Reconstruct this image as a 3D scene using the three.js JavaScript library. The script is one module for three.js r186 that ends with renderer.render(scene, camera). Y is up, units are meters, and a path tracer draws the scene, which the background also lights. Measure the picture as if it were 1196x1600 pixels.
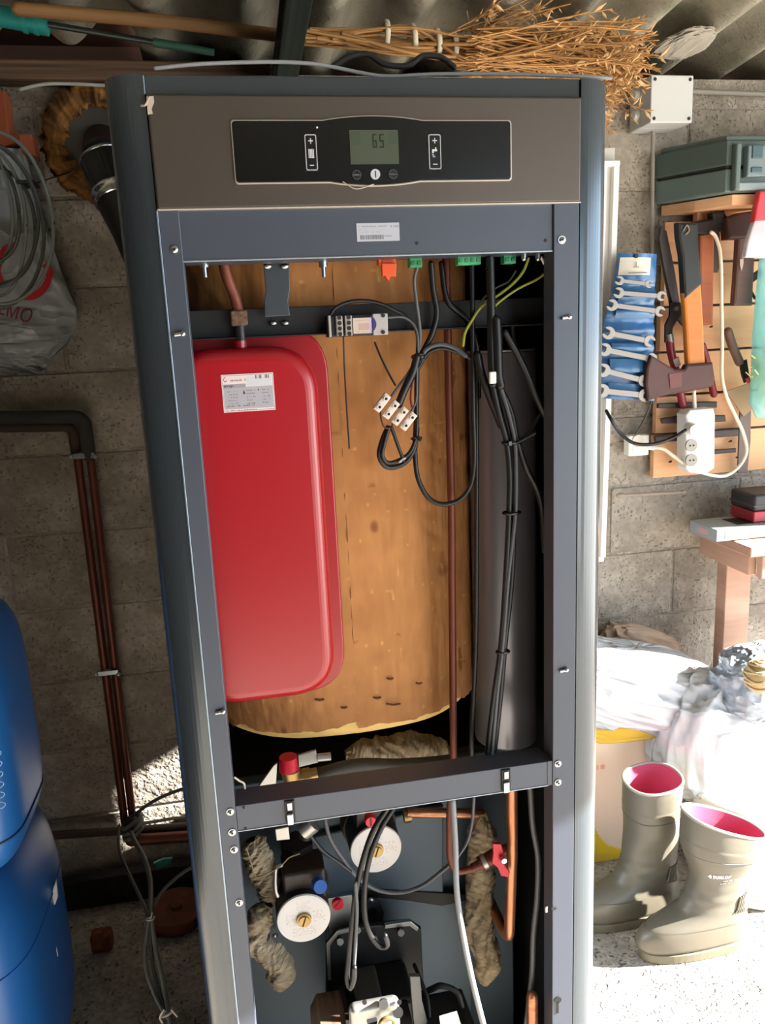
import * as THREE from 'three';
import { RoundedBoxGeometry } from 'three/addons/geometries/RoundedBoxGeometry.js';
import { mergeGeometries } from 'three/addons/utils/BufferGeometryUtils.js';

// ---------- camera, sky, sun, exposure ----------
const scene = new THREE.Scene();
const camera = new THREE.PerspectiveCamera(2 * Math.atan(800 / 1236) * 180 / Math.PI, 1196 / 1600, 0.05, 200);
// camera axes (pitched 12 degrees down, turned 10 degrees from square to the cabinet, rolled 2.6 degrees)
const ROW = [[0.98234773, -0.08236033, 0.16795749], [-0.04479338, -0.97530594, -0.21626806], [0.18162185, 0.20492705, -0.96177877]];
const EYE = new THREE.Vector3(0, 1.45, 1);
{
  const m = new THREE.Matrix4().makeBasis(
    new THREE.Vector3(ROW[0][0], ROW[1][0], ROW[2][0]),
    new THREE.Vector3(-ROW[0][1], -ROW[1][1], -ROW[2][1]),
    new THREE.Vector3(-ROW[0][2], -ROW[1][2], -ROW[2][2]));
  camera.quaternion.setFromRotationMatrix(m);
  camera.position.copy(EYE);
}
scene.add(camera);
scene.background = new THREE.Color(0.64, 0.81, 1.0);
scene.backgroundIntensity = 6.6;
const sun = new THREE.DirectionalLight(0xfff9f2, 66);
sun.position.set(1 * 12, 0.5 * 12, 0.17 * 12); sun.target.position.set(0, 0, 0);
sun.castShadow = true; sun.shadow.mapSize.set(2048, 2048);
Object.assign(sun.shadow.camera, { left: -6, right: 6, top: 6, bottom: -6, near: 0.1, far: 40 });
scene.add(sun, sun.target);
const renderer = new THREE.WebGLRenderer({ antialias: true });
renderer.toneMapping = THREE.LinearToneMapping;
renderer.toneMappingExposure = 1.0;
renderer.shadowMap.enabled = true;

// ---------- helpers ----------
let seed = 7;
const rnd = () => { seed = (seed * 1664525 + 1013904223) >>> 0; return seed / 4294967296; };
const rr = (a, b) => a + (b - a) * rnd();
const V = (x, y, z) => new THREE.Vector3(x, y, z);
// a point of the place at a given distance behind the camera's plane parallel to the cabinet front (depth 1 = cabinet front, 2 = back wall)
function W(px, py, d) {
  const v = [px - 598, py - 800, 1236];
  const x = v[0] * ROW[0][0] + v[1] * ROW[0][1] + v[2] * ROW[0][2];
  const y = v[0] * ROW[1][0] + v[1] * ROW[1][1] + v[2] * ROW[1][2];
  const z = v[0] * ROW[2][0] + v[1] * ROW[2][1] + v[2] * ROW[2][2];
  const k = -d / z;
  return V(x * k, EYE.y + y * k, 1 - d);
}
const used = {};
function numbered(name) { const n = used[name] = (used[name] ?? -1) + 1; return n ? name + '_' + String(n).padStart(3, '0') : name; }
function tag(o, label, category, group, kind) {
  if (label) o.userData.label = label;
  if (category) o.userData.category = category;
  if (group) o.userData.group = group;
  if (kind) o.userData.kind = kind;
  return o;
}
function mesh(name, geo, mat, parent = scene) {
  const m = new THREE.Mesh(Array.isArray(geo) ? join(geo) : geo, mat);
  m.name = parent === scene ? numbered(name) : name;
  m.castShadow = m.receiveShadow = true;
  parent.add(m); return m;
}
function thing(name, label, category, group) {
  const g = new THREE.Group(); g.name = numbered(name); tag(g, label, category, group); scene.add(g); return g;
}
function structure(name, geo, mat, parent = scene) { const m = mesh(name, geo, mat, parent); if (parent === scene) m.userData.kind = 'structure'; return m; }
function solo(name, geo, mat, label, category, group) { return tag(mesh(name, geo, mat), label, category, group); }
function join(list) {
  return mergeGeometries(list.map((g) => { const q = g.index ? g.toNonIndexed() : g.clone(); for (const k of Object.keys(q.attributes)) if (!['position', 'normal', 'uv'].includes(k)) q.deleteAttribute(k); return q; }));
}
// moves a group's origin to the middle of its base
function rebase(g) {
  g.updateMatrixWorld(true);
  const b = new THREE.Box3().setFromObject(g), c = b.getCenter(V(0, 0, 0)); c.y = b.min.y;
  for (const k of g.children) k.position.sub(c);
  g.position.add(c);
}
function boxUV(geo, s = 1, ou = 0, ov = 0) {
  const g = geo.index ? geo.toNonIndexed() : geo, p = g.attributes.position, uv = new Float32Array(p.count * 2), a = V(0, 0, 0), b = V(0, 0, 0), c = V(0, 0, 0), n = V(0, 0, 0);
  for (let i = 0; i < p.count; i += 3) {
    a.fromBufferAttribute(p, i); b.fromBufferAttribute(p, i + 1); c.fromBufferAttribute(p, i + 2);
    n.copy(b).sub(a).cross(V(0, 0, 0).copy(c).sub(a));
    const ax = Math.abs(n.x), ay = Math.abs(n.y), az = Math.abs(n.z);
    [a, b, c].forEach((q, j) => {
      const [u, v] = az >= ax && az >= ay ? [q.x, q.y] : ay >= ax ? [q.x, q.z] : [q.z, q.y];
      uv[(i + j) * 2] = u * s + ou; uv[(i + j) * 2 + 1] = v * s + ov;
    });
  }
  g.setAttribute('uv', new THREE.BufferAttribute(uv, 2)); return g;
}
const box = (w, h, d, x = 0, y = 0, z = 0, r = 0.002) => new RoundedBoxGeometry(w, h, d, 2, Math.min(r, w / 2.01, h / 2.01, d / 2.01)).translate(x, y, z);
const span = (x0, x1, y0, y1, z0, z1, r = 0.002) => box(x1 - x0, y1 - y0, z1 - z0, (x0 + x1) / 2, (y0 + y1) / 2, (z0 + z1) / 2, r);
function cyl(a, b, r0, r1 = r0, seg = 20, open = false) {
  const d = b.clone().sub(a), L = d.length(), g = new THREE.CylinderGeometry(r1, r0, L, seg, 1, open);
  g.applyQuaternion(new THREE.Quaternion().setFromUnitVectors(V(0, 1, 0), d.normalize())).translate((a.x + b.x) / 2, (a.y + b.y) / 2, (a.z + b.z) / 2);
  return g;
}
function tube(pts, r, seg = 0, rad = 8, tension = 0.5) {
  const c = new THREE.CatmullRomCurve3(pts, false, 'centripetal', tension), n = seg || Math.min(160, Math.max(8, pts.length * 8));
  const t = new THREE.TubeGeometry(c, n, r, rad), out = [t];
  for (const e of [pts[0], pts[pts.length - 1]]) out.push(new THREE.SphereGeometry(r * 0.99, rad, 5).translate(e.x, e.y, e.z));
  return join(out);
}
// straight runs with rounded bends (pipes)
function pipe(pts, r, bend = 0.02, rad = 14) {
  const q = [pts[0]];
  for (let i = 1; i < pts.length - 1; i++) {
    const a = pts[i - 1].clone().sub(pts[i]), b = pts[i + 1].clone().sub(pts[i]), k = Math.min(bend, a.length() / 2.1, b.length() / 2.1);
    a.setLength(k).add(pts[i]); b.setLength(k).add(pts[i]);
    for (let j = 0; j <= 6; j++) { const t = j / 6; q.push(V(0, 0, 0).addScaledVector(a, (1 - t) ** 2).addScaledVector(pts[i], 2 * t * (1 - t)).addScaledVector(b, t * t)); }
  }
  q.push(pts[pts.length - 1]);
  const path = new THREE.CurvePath(); for (let i = 1; i < q.length; i++) path.add(new THREE.LineCurve3(q[i - 1], q[i]));
  const t = new THREE.TubeGeometry(path, Math.max(24, q.length * 6), r, rad), caps = [q[0], q[q.length - 1]].map((e) => new THREE.SphereGeometry(r * 0.99, rad, 6).translate(e.x, e.y, e.z));
  return join([t, ...caps]);
}
function extrude(points, depth, bevel = 0.001, seg = 2) {   // outline in x,y; thickness along z, centred
  const s = points instanceof THREE.Shape ? points : new THREE.Shape(points.map((p) => new THREE.Vector2(p[0], p[1])));
  return new THREE.ExtrudeGeometry(s, { depth: Math.max(1e-4, depth - 2 * bevel), bevelEnabled: bevel > 0, bevelSize: bevel, bevelThickness: bevel, bevelSegments: seg, curveSegments: 16 }).translate(0, 0, -depth / 2 + bevel);
}
function roundRect(x0, y0, x1, y1, r) {
  const s = new THREE.Shape();
  s.moveTo(x0 + r, y0); s.lineTo(x1 - r, y0); s.quadraticCurveTo(x1, y0, x1, y0 + r); s.lineTo(x1, y1 - r); s.quadraticCurveTo(x1, y1, x1 - r, y1);
  s.lineTo(x0 + r, y1); s.quadraticCurveTo(x0, y1, x0, y1 - r); s.lineTo(x0, y0 + r); s.quadraticCurveTo(x0, y0, x0 + r, y0); return s;
}
// outline given as photo pixels on a plane at depth d
const flat = (pts, d, depth, bevel = 0.001) => extrude(pts.map(([x, y]) => { const w = W(x, y, d); return [w.x, w.y]; }), depth, bevel).translate(0, 0, 1 - d);
// grid surface from a function
function sheet(nu, nv, f, closeU = false) {
  const pos = [], uv = [], idx = [];
  for (let j = 0; j <= nv; j++) for (let i = 0; i <= nu; i++) { const p = f(i / nu, j / nv); pos.push(p.x, p.y, p.z); uv.push(i / nu, j / nv); }
  for (let j = 0; j < nv; j++) for (let i = 0; i < nu; i++) { const a = j * (nu + 1) + i, b = a + 1, c = a + nu + 1, d = c + 1; idx.push(a, b, d, a, d, c); }
  const g = new THREE.BufferGeometry(); g.setAttribute('position', new THREE.Float32BufferAttribute(pos, 3)); g.setAttribute('uv', new THREE.Float32BufferAttribute(uv, 2)); g.setIndex(idx); g.computeVertexNormals();
  if (closeU) { const n = g.attributes.normal; for (let j = 0; j <= nv; j++) { const a = j * (nu + 1), b = a + nu; const x = n.getX(a) + n.getX(b), y = n.getY(a) + n.getY(b), z = n.getZ(a) + n.getZ(b), l = Math.hypot(x, y, z) || 1; n.setXYZ(a, x / l, y / l, z / l); n.setXYZ(b, x / l, y / l, z / l); } }
  return g;
}
// ---------- noise ----------
function hash(x, y, s) { let h = (x * 374761393 + y * 668265263 + s * 1442695041) | 0; h = Math.imul(h ^ (h >>> 13), 1274126177); h ^= h >>> 16; return (h >>> 0) / 4294967296; }
function vnoise(x, y, s, per) {
  const xi = Math.floor(x), yi = Math.floor(y), fx = x - xi, fy = y - yi, m = (a) => per ? ((a % per) + per) % per : a;
  const u = fx * fx * (3 - 2 * fx), v = fy * fy * (3 - 2 * fy);
  const a = hash(m(xi), m(yi), s), b = hash(m(xi + 1), m(yi), s), c = hash(m(xi), m(yi + 1), s), d = hash(m(xi + 1), m(yi + 1), s);
  return a + (b - a) * u + (c - a) * v + (a - b - c + d) * u * v;
}
function fbm(x, y, s = 1, oct = 4, per = 0) { let t = 0, a = 0.5, n = 0; for (let i = 0; i < oct; i++) { t += a * vnoise(x, y, s + i, per); n += a; x *= 2; y *= 2; per *= 2; a *= 0.5; } return t / n; }
const n3 = (p, f, s = 1) => (vnoise(p.x * f + 13.1, p.y * f + 7.7, s) + vnoise(p.y * f + 3.3, p.z * f + 9.1, s + 5) + vnoise(p.z * f + 1.7, p.x * f + 4.9, s + 9)) / 3;
function tex(n, f, srgb = true, nh = n) {
  const d = new Uint8Array(n * nh * 4);
  for (let j = 0; j < nh; j++) for (let i = 0; i < n; i++) { const c = f(i / n, j / nh), k = (j * n + i) * 4; const q = Array.isArray(c) ? c : [c, c, c]; for (let e = 0; e < 3; e++) d[k + e] = Math.max(0, Math.min(255, q[e] * 255)); d[k + 3] = 255; }
  const t = new THREE.DataTexture(d, n, nh); t.wrapS = t.wrapT = THREE.RepeatWrapping; t.magFilter = THREE.LinearFilter; t.minFilter = THREE.LinearMipmapLinearFilter; t.generateMipmaps = true;
  if (srgb) t.colorSpace = THREE.SRGBColorSpace; t.needsUpdate = true; return t;
}
function canvasTex(w, h, draw) {
  const c = document.createElement('canvas'); c.width = w; c.height = h; draw(c.getContext('2d'), w, h);
  const t = new THREE.CanvasTexture(c); t.colorSpace = THREE.SRGBColorSpace; return t;
}
const mixc = (a, b, t) => a.map((v, i) => v + (b[i] - v) * t);
const S = (color, roughness = 0.6, metalness = 0, o = {}) => new THREE.MeshStandardMaterial({ color, roughness, metalness, ...o });
const PH = (color, roughness = 0.6, metalness = 0, o = {}) => new THREE.MeshPhysicalMaterial({ color, roughness, metalness, ...o });
const rep = (t, k) => { const c = t.clone(); c.repeat.set(k, k); c.needsUpdate = true; return c; };

// ---------- shared textures and materials ----------
const concreteMap = tex(512, (u, v) => {
  const a = fbm(u * 6, v * 6, 11, 5, 6), b = fbm(u * 60, v * 60, 31, 3, 60), c = vnoise(u * 130, v * 130, 77, 130), d = fbm(u * 24, v * 24, 51, 3, 24);
  let k = 0.63 + 0.26 * (a - 0.5) + 0.12 * (b - 0.5) + 0.12 * (d - 0.5); if (c > 0.88 && d > 0.5) k -= 0.22 * (c - 0.86) / 0.14;
  return mixc([k * 1.0, k * 0.96, k * 0.90], [k * 0.98, k * 0.965, k * 0.94], a);
});
const concreteBump = tex(512, (u, v) => { const b = fbm(u * 50, v * 50, 31, 4, 50), c = vnoise(u * 130, v * 130, 77, 130), d = fbm(u * 24, v * 24, 51, 3, 24); return 0.5 + 0.5 * (b - 0.5) + 0.35 * (d - 0.5) - (c > 0.82 && d > 0.42 ? 0.4 : 0); }, false);
const grainMap = (base, dark, s, f = 7) => tex(256, (u, v) => { const w = fbm(u * 3, v * 24, s, 4, 0) , l = 0.5 + 0.5 * Math.sin((v * f + 0.9 * fbm(u * 2, v * 4, s + 3, 3)) * 6.283), e = fbm(u * 12, v * 140, s + 8, 2); return mixc(dark, base, Math.min(1, 0.35 + 0.35 * l + 0.5 * (w - 0.4) + 0.25 * e)); });
const blotch = (a, b, s, f = 5, oct = 5) => tex(256, (u, v) => mixc(a, b, fbm(u * f, v * f, s, oct, f)));
const cloth = tex(256, (u, v) => fbm(u * 8, v * 8, 3, 5, 8), false);
const crumple = tex(512, (u, v) => { const a = 1 - Math.abs(2 * fbm(u * 5 + 2 * fbm(u * 3, v * 3, 201, 2, 3), v * 9, 202, 3, 0) - 1), b = 1 - Math.abs(2 * fbm(u * 16, v * 11, 205, 2, 0) - 1); return 0.65 * a * a + 0.35 * b * b; }, false);
const dustRough = tex(256, (u, v) => 0.35 + 0.5 * fbm(u * 5, v * 5, 91, 5, 5), false);

const M = {};
M.block = [0xb6b0a8, 0xaea8a0, 0xbcb6ae].map((c, i) => S(c, 0.95, 0, { map: rep(concreteMap, 1.7 + 0.1 * i), bumpMap: rep(concreteBump, 1.7 + 0.1 * i), bumpScale: 0.006 }));
for (const m of M.block) m.color.multiplyScalar(2.1);
M.darkBlock = S(0x3a3733, 0.9, 0, { map: rep(concreteMap, 2), bumpMap: rep(concreteBump, 2), bumpScale: 0.005 });  // much darker version of the block colour
M.mortar = S(0xb7b1a9, 0.95, 0, { map: rep(concreteMap, 3), bumpMap: rep(concreteBump, 3), bumpScale: 0.006 }); M.mortar.color.multiplyScalar(2.0);
M.floor = S(0xffffff, 0.95, 0, { map: tex(512, (u, v) => { const a = fbm(u * 6, v * 6, 5, 5, 6), b = fbm(u * 70, v * 70, 35, 3, 70), c = vnoise(u * 110, v * 110, 79, 110), d = fbm(u * 14, v * 14, 52, 3, 14); let k = 0.62 + 0.25 * (a - 0.5) + 0.2 * (b - 0.5); if (c > 0.74 && d > 0.44) k -= 0.42 * (c - 0.74) / 0.26; return [k, k * 0.95, k * 0.88]; }), bumpMap: concreteBump, bumpScale: 0.008 });
M.floor.map.repeat.set(1.6, 1.6); M.floor.bumpMap = rep(concreteBump, 1.6);
M.ground = S(0xb5aea2, 0.95);
M.roof = S(0xffffff, 0.95, 0, { map: rep(tex(512, (u, v) => { const a = fbm(u * 5, v * 5, 15, 5, 5), b = fbm(u * 40, v * 12, 16, 4, 0), m = fbm(u * 9, v * 9, 19, 4, 9); let c = mixc([0.46, 0.44, 0.38], [0.68, 0.66, 0.60], 0.6 * a + 0.4 * b); if (m > 0.58) c = mixc(c, [0.35, 0.36, 0.28], (m - 0.58) * 3); return c; }), 0.8), bumpMap: rep(concreteBump, 3), bumpScale: 0.003 });
M.cabinet = PH(0x3a4148, 0.42, 0.25, { roughnessMap: null, clearcoat: 0.25, clearcoatRoughness: 0.35 });
M.cabinetFlange = PH(0x434a57, 0.45, 0.2, { clearcoat: 0.2, clearcoatRoughness: 0.4 });
M.pillar = PH(0x3d464d, 0.2, 0.4, { clearcoat: 0.6, clearcoatRoughness: 0.22 });
M.inner = S(0x1b1d20, 0.6, 0.2);
M.boilerSteel = S(0x4b5a66, 0.5, 0.25, { bumpMap: cloth, bumpScale: 0.0006 });
M.steelEdge = S(0x9aa0a6, 0.35, 0.8);
M.screw = S(0xb9bcc0, 0.3, 1);
M.dark = S(0x0e0e0f, 0.6);
M.blackPlastic = S(0x131415, 0.45);
M.cable = S(0x101113, 0.42);
M.cableGrey = S(0x4a4d52, 0.4);
M.cableSilver = S(0x8e9196, 0.35);
M.cableWhite = S(0xe6dcc6, 0.5);
M.yellowGreen = S(0x8a9030, 0.45);
M.satin = S(0x625b55, 0.45, 0.8, { roughnessMap: null });
M.rimLight = S(0xb8b0a6, 0.4, 0.6);
M.glassBlack = PH(0x050607, 0.25, 0, { clearcoat: 0.4, clearcoatRoughness: 0.25 });
M.red = PH(0x9c0b19, 0.32, 0, { clearcoat: 0.5, clearcoatRoughness: 0.2 });
M.redPlastic = S(0xc8102e, 0.4);
M.foam = S(0xffffff, 0.8, 0, { map: tex(512, (u, v) => {
  const a = fbm(u * 5, v * 5, 41, 5, 5), b = fbm(u * 90, v * 12, 43, 3, 0), c = fbm(u * 26, v * 20, 45, 3, 0), p = vnoise(u * 60, v * 34, 47, 0), e = vnoise(u * 22, v * 16, 49, 0);
  let k = mixc([0.60, 0.39, 0.21], [0.79, 0.56, 0.33], 0.45 * a + 0.35 * b + 0.2 * c);
  if (p > 0.9) k = mixc(k, [0.9, 0.72, 0.42], (p - 0.9) * 6); if (e > 0.88 && c > 0.45) k = mixc(k, [0.42, 0.22, 0.07], (e - 0.88) * 6); return k; }), bumpMap: tex(256, (u, v) => 0.5 * fbm(u * 60, v * 10, 43, 3, 0) + 0.5 * fbm(u * 16, v * 14, 45, 3, 0), false), bumpScale: 0.003 });
M.foamPale = S(0xe0bd72, 0.75, 0, { bumpMap: cloth, bumpScale: 0.002 });
M.copper = S(0xa5502f, 0.38, 0.85, { map: blotch([0.62, 0.5, 0.45], [1, 0.95, 0.9], 61, 9) });
M.copperBright = S(0xcc957a, 0.34, 0.75, { map: blotch([0.72, 0.6, 0.5], [1, 1, 0.95], 62, 9) });
M.copperDull = S(0x7a4636, 0.5, 0.45, { map: blotch([0.65, 0.6, 0.58], [1, 0.95, 0.9], 63, 9) });
M.brass = S(0x9c8557, 0.4, 0.85);
M.chrome = S(0xc8ccd0, 0.15, 1);
M.iron = S(0x2e2725, 0.55, 0.5, { map: blotch([0.6, 0.55, 0.5], [1, 1, 1], 64, 6) });
M.rust = S(0x86705e, 0.8, 0.1, { map: blotch([0.45, 0.4, 0.36], [1, 0.95, 0.9], 65, 6) });
M.aluminium = S(0xa9aba8, 0.4, 0.85);
M.wool = S(0xd8d0c0, 1, 0, { map: tex(256, (u, v) => { const a = fbm(u * 8, v * 40, 71, 4, 0), b = fbm(u * 5, v * 5, 72, 4, 5); return mixc([0.42, 0.38, 0.32], [0.98, 0.94, 0.86], 0.5 * a + 0.5 * b); }), bumpMap: tex(256, (u, v) => fbm(u * 10, v * 50, 71, 4, 0), false), bumpScale: 0.006 });
M.pine = S(0xffffff, 0.75, 0, { map: grainMap([0.90, 0.70, 0.53], [0.76, 0.54, 0.38], 81, 5) });
M.pine2 = S(0xffffff, 0.75, 0, { map: grainMap([0.94, 0.74, 0.56], [0.80, 0.58, 0.41], 84, 4) });
M.pineGrey = S(0xffffff, 0.8, 0, { map: grainMap([0.78, 0.63, 0.54], [0.60, 0.45, 0.37], 86, 5) });
M.handleWood = S(0xffffff, 0.55, 0, { map: grainMap([0.85, 0.52, 0.2], [0.66, 0.36, 0.12], 87, 3) });
M.hammerWood = S(0xffffff, 0.6, 0, { map: grainMap([0.66, 0.36, 0.2], [0.45, 0.22, 0.12], 88, 3) });
M.darkWood = S(0xffffff, 0.6, 0, { map: grainMap([0.42, 0.29, 0.25], [0.28, 0.19, 0.17], 89, 3) });
M.stick = S(0xffffff, 0.6, 0, { map: grainMap([0.62, 0.46, 0.28], [0.44, 0.31, 0.18], 90, 2) });
M.white = S(0xe9e7e0, 0.45);
M.whitePvc = S(0xf1efe9, 0.35);
M.greyBox = S(0xc3c4c2, 0.5);
M.conduit = S(0x8f8a80, 0.7);
M.blueHdpe = PH(0x1d5a9c, 0.38, 0, { clearcoat: 0.2, clearcoatRoughness: 0.3 });
M.toolCase = S(0x5b6a66, 0.5);
M.toolCaseDark = S(0x46544f, 0.55);
M.paper = S(0xd9dad6, 0.6);

// ================= THE SETTING =================
// floor and the yard outside the big door on the right
structure('floor', boxUV(new THREE.BoxGeometry(4.8, 0.15, 4.6, 1, 1, 1).translate(0.7, -0.075, 1.1)), M.floor);
structure('ground', new THREE.BoxGeometry(80, 0.1, 80).translate(0, -0.2, 0), M.ground);
// back wall: mortar bed with concrete blocks laid in half bond
const backWall = structure('wall_back', boxUV(new THREE.BoxGeometry(4.8, 2.05, 0.2).translate(0.7, 1.025, -1.108)), M.mortar);
{
  const CH = 0.1937, Y0 = 0.0465, L = 0.395;
  const variants = [0, 1, 2, 3, 4].map((k) => boxUV(new RoundedBoxGeometry(L - 0.007, CH - 0.007, 0.03, 2, 0.004), 1, k * 0.37, k * 0.61));
  const half = boxUV(new RoundedBoxGeometry(L / 2 - 0.007, CH - 0.007, 0.03, 2, 0.006), 1, 0.2, 0.4);
  for (let r = 0; r < 10; r++) {
    const y = Y0 + (r + 0.5) * CH, off = r % 2 ? 1.19 : 0.993;
    for (let k = -5; k < 6; k++) {
      const x = off + (k + 0.5) * L - L / 2 + L / 2; if (x < -1.3 || x > 2.4) continue;
      const b = mesh('block', variants[(r * 3 + k * 7 + 50) % 5], r < 0 ? M.darkBlock : M.block[(r * 5 + k * 2 + 40) % 3], backWall);
      b.position.set(x, y, -1.0195 + rr(-0.001, 0.001)); b.rotation.z = rr(-0.003, 0.003); if ((r + k) & 1) b.rotation.z += Math.PI;
    }
  }
}
structure('trim_1', box(1.5, 0.04, 0.06, -0.62, 2.036, -0.965, 0.006), M.rust);           // brown wall plate on the wall top at the left
structure('trim_2', box(4.8, 0.45, 0.05, 0.7, 2.12, -1.2, 0.003), M.darkWood);           // board added behind the sheets to stop light at the eaves
structure('wall_left', boxUV(new THREE.BoxGeometry(0.2, 2.6, 4.6).translate(-1.6, 1.3, 1.1)), M.darkBlock);  // unseen wall, coloured dark to cut the ambient light on the left
{ // unseen wall behind the camera, darkened, its doorway added for frontal fill light, and the right wall with the open garage door the sun comes through
  const z0 = 3.2, z1 = 3.4;
  structure('wall_front', [[-1.7, 1.2, 0, 2.6], [2.8, 3.1, 0, 2.6], [1.2, 2.8, 1.9, 2.6]].map(([x0, x1, y0, y1]) => boxUV(new THREE.BoxGeometry(x1 - x0, y1 - y0, z1 - z0).translate((x0 + x1) / 2, (y0 + y1) / 2, (z0 + z1) / 2))), M.darkBlock);
  const DZ0 = -0.51, DZ1 = 2.9, DT = 2.06;
  structure('wall_right', [[-1.2, DZ0, 0, 2.6], [DZ1, 3.4, 0, 2.6], [DZ0, DZ1, DT, 2.6]].map(([za, zb, y0, y1]) => boxUV(new THREE.BoxGeometry(0.2, y1 - y0, zb - za).translate(3.0, (y0 + y1) / 2, (za + zb) / 2))), M.mortar);
}
// corrugated fibre-cement roof, falling towards the back wall
const ceiling = new THREE.Group(); ceiling.name = 'ceiling'; ceiling.userData.kind = 'structure'; scene.add(ceiling);
const roofY = (x, z) => 2.098 + 0.06 * (z + 1) + 0.03 * Math.cos((x + 0.02) * 2 * Math.PI / 0.177);
function roofSheet(x0, x1, z0, z1, lift, nx, nz) {
  const T = 0.007, top = (u, v) => V(x0 + u * (x1 - x0), roofY(x0 + u * (x1 - x0), z0 + v * (z1 - z0)) + lift + T, z0 + v * (z1 - z0));
  const g = [sheet(nx, nz, top), sheet(nx, nz, (u, v) => { const p = top(1 - u, v); p.y -= T; return p; }),
    sheet(nx, 1, (u, v) => { const p = top(u, 0); p.y -= T * (1 - v); return p; }), sheet(nx, 1, (u, v) => { const p = top(u, 1); p.y -= T * v; return p; })];
  return boxUV(join(g));
}
for (let k = 0; k < 6; k++) {
  const x0 = -1.75 + k * 0.8, x1 = x0 + 0.855;
  mesh('roof_sheet', roofSheet(x0, x1, k < 2 ? -0.93 : -1.19, 0.45, k % 2 ? 0.008 : 0, 96, 6), M.roof, ceiling);
  mesh('roof_sheet', roofSheet(x0, x1, 0.3, 3.4, (k % 2 ? 0.008 : 0) + 0.016, 96, 6), M.roof, ceiling);
}
structure('trim_3', box(1.75, 0.02, 0.5, -0.9, 2.168, -1.0, 0.002), M.darkWood);           // cover added over the short sheets to keep sky light out
// steel joist carrying the roof, running back to the wall
{
  const a = W(452, 110, 1.9), b = W(474, 0, 1.46), dir = b.clone().sub(a);
  const q = a.clone().addScaledVector(dir, 3.2), y0 = 1.985;
  const L = 3.2, z0 = -0.98;
  const x = 0.158, w = 0.046, h = 0.052;
  const g = [box(w, 0.006, L, 0, 0, 0, 0.002), box(0.006, h, L, 0.012, h / 2, 0, 0.002), box(w, 0.006, L, 0, h, 0, 0.002)].map((e) => e.rotateX(-0.06).translate(x, y0 + 0.06 * (L / 2) , z0 + L / 2));
  structure('roof_beam', g, S(0x4d5a55, 0.6, 0.3, { map: blotch([0.55, 0.55, 0.5], [1, 1, 1], 120, 8) }));
}

// ================= THE BOILER CABINET =================
const XL = -0.1205, XR = 0.4932, FL0 = -0.0748, OL = -0.0497, OR = 0.412, FR1 = 0.4475, TOP = 1.749;
const cab = thing('boiler_cabinet', 'tall dark blue-grey floor-standing boiler cabinet with its front door removed', 'boiler');
for (const s of [0, 1]) {
  const out = s ? XR : XL, inn = s ? FR1 : FL0, sh = new THREE.Shape();
  sh.moveTo(inn, -0.003); const n = 14;
  for (let i = 0; i <= n; i++) { const a = i / n * Math.PI / 2; sh.lineTo(inn + (out - inn) * Math.sin(a), -0.034 + 0.034 * Math.cos(a)); }
  sh.lineTo(out, -0.06); sh.lineTo(inn, -0.06);
  const g = new THREE.ExtrudeGeometry(sh, { depth: TOP - 0.04, bevelEnabled: false }).rotateX(-Math.PI / 2).translate(0, 0.04, 0);
  // shape y becomes -z after the turn, so mirror it back
  g.scale(1, 1, -1); { const ix = g.attributes.position.array, nn = g.attributes.normal.array, uu = g.attributes.uv.array; for (let i = 0; i < ix.length; i += 9) for (let k = 0; k < 3; k++) { let t = ix[i + k]; ix[i + k] = ix[i + 6 + k]; ix[i + 6 + k] = t; t = nn[i + k]; nn[i + k] = nn[i + 6 + k]; nn[i + 6 + k] = t; } }
  mesh('corner_pillar', g, M.pillar, cab);
  const x0 = s ? OR : FL0 + 0.0012, x1 = s ? FR1 - 0.0012 : OL;
  mesh('door_post', [span(x0, x1, 0.04, 1.604, -0.004, 0, 0.0012), span(s ? OR : OL - 0.003, s ? OR + 0.003 : OL, 0.04, 1.604, -0.035, -0.001, 0.001)], M.cabinetFlange, cab);
  mesh('side_panel', span(s ? XR - 0.004 : XL, s ? XR : XL + 0.004, 0.03, TOP - 0.004, -0.85, -0.055, 0.001), M.cabinet, cab);
  mesh('inner_side', span(s ? XR - 0.012 : XL + 0.006, s ? XR - 0.006 : XL + 0.012, 0.04, TOP - 0.03, -0.84, -0.062, 0.001), M.inner, cab);
}
mesh('top_panel', span(XL + 0.002, XR - 0.002, TOP - 0.003, TOP, -0.85, -0.06, 0.001), M.cabinet, cab);
mesh('back_panel', span(XL, XR, 0.03, TOP - 0.004, -0.854, -0.848, 0.001), M.inner, cab);
mesh('base_plate', span(XL, XR, 0.0, 0.035, -0.85, -0.02, 0.002), M.inner, cab);
mesh('top_rail', span(FL0 + 0.001, FR1 - 0.001, 1.7, TOP, -0.06, -0.002, 0.002), M.pillar, cab);
mesh('header_rail', [span(OL - 0.012, OR, 1.547, 1.61, -0.006, -0.0035, 0.001), span(OL, OR, 1.547, 1.55, -0.06, -0.004, 0.001)], M.cabinetFlange, cab);
mesh('header_lip', span(OL - 0.002, OR, 1.5462, 1.5482, -0.006, -0.0025, 0.0006), S(0x9aa3ad, 0.35, 0.6), cab);
mesh('edge_strip', span(FL0 - 0.0006, FL0 + 0.0016, 0.04, 1.604, -0.004, 0.0016, 0.0006), S(0x8fa0b0, 0.3, 0.6), cab);
mesh('edge_strip', span(FL0 - 0.0006, FL0 + 0.0012, 1.728, TOP - 0.002, -0.004, 0.0012, 0.0006), S(0x8fa0b0, 0.3, 0.6), cab);
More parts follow.
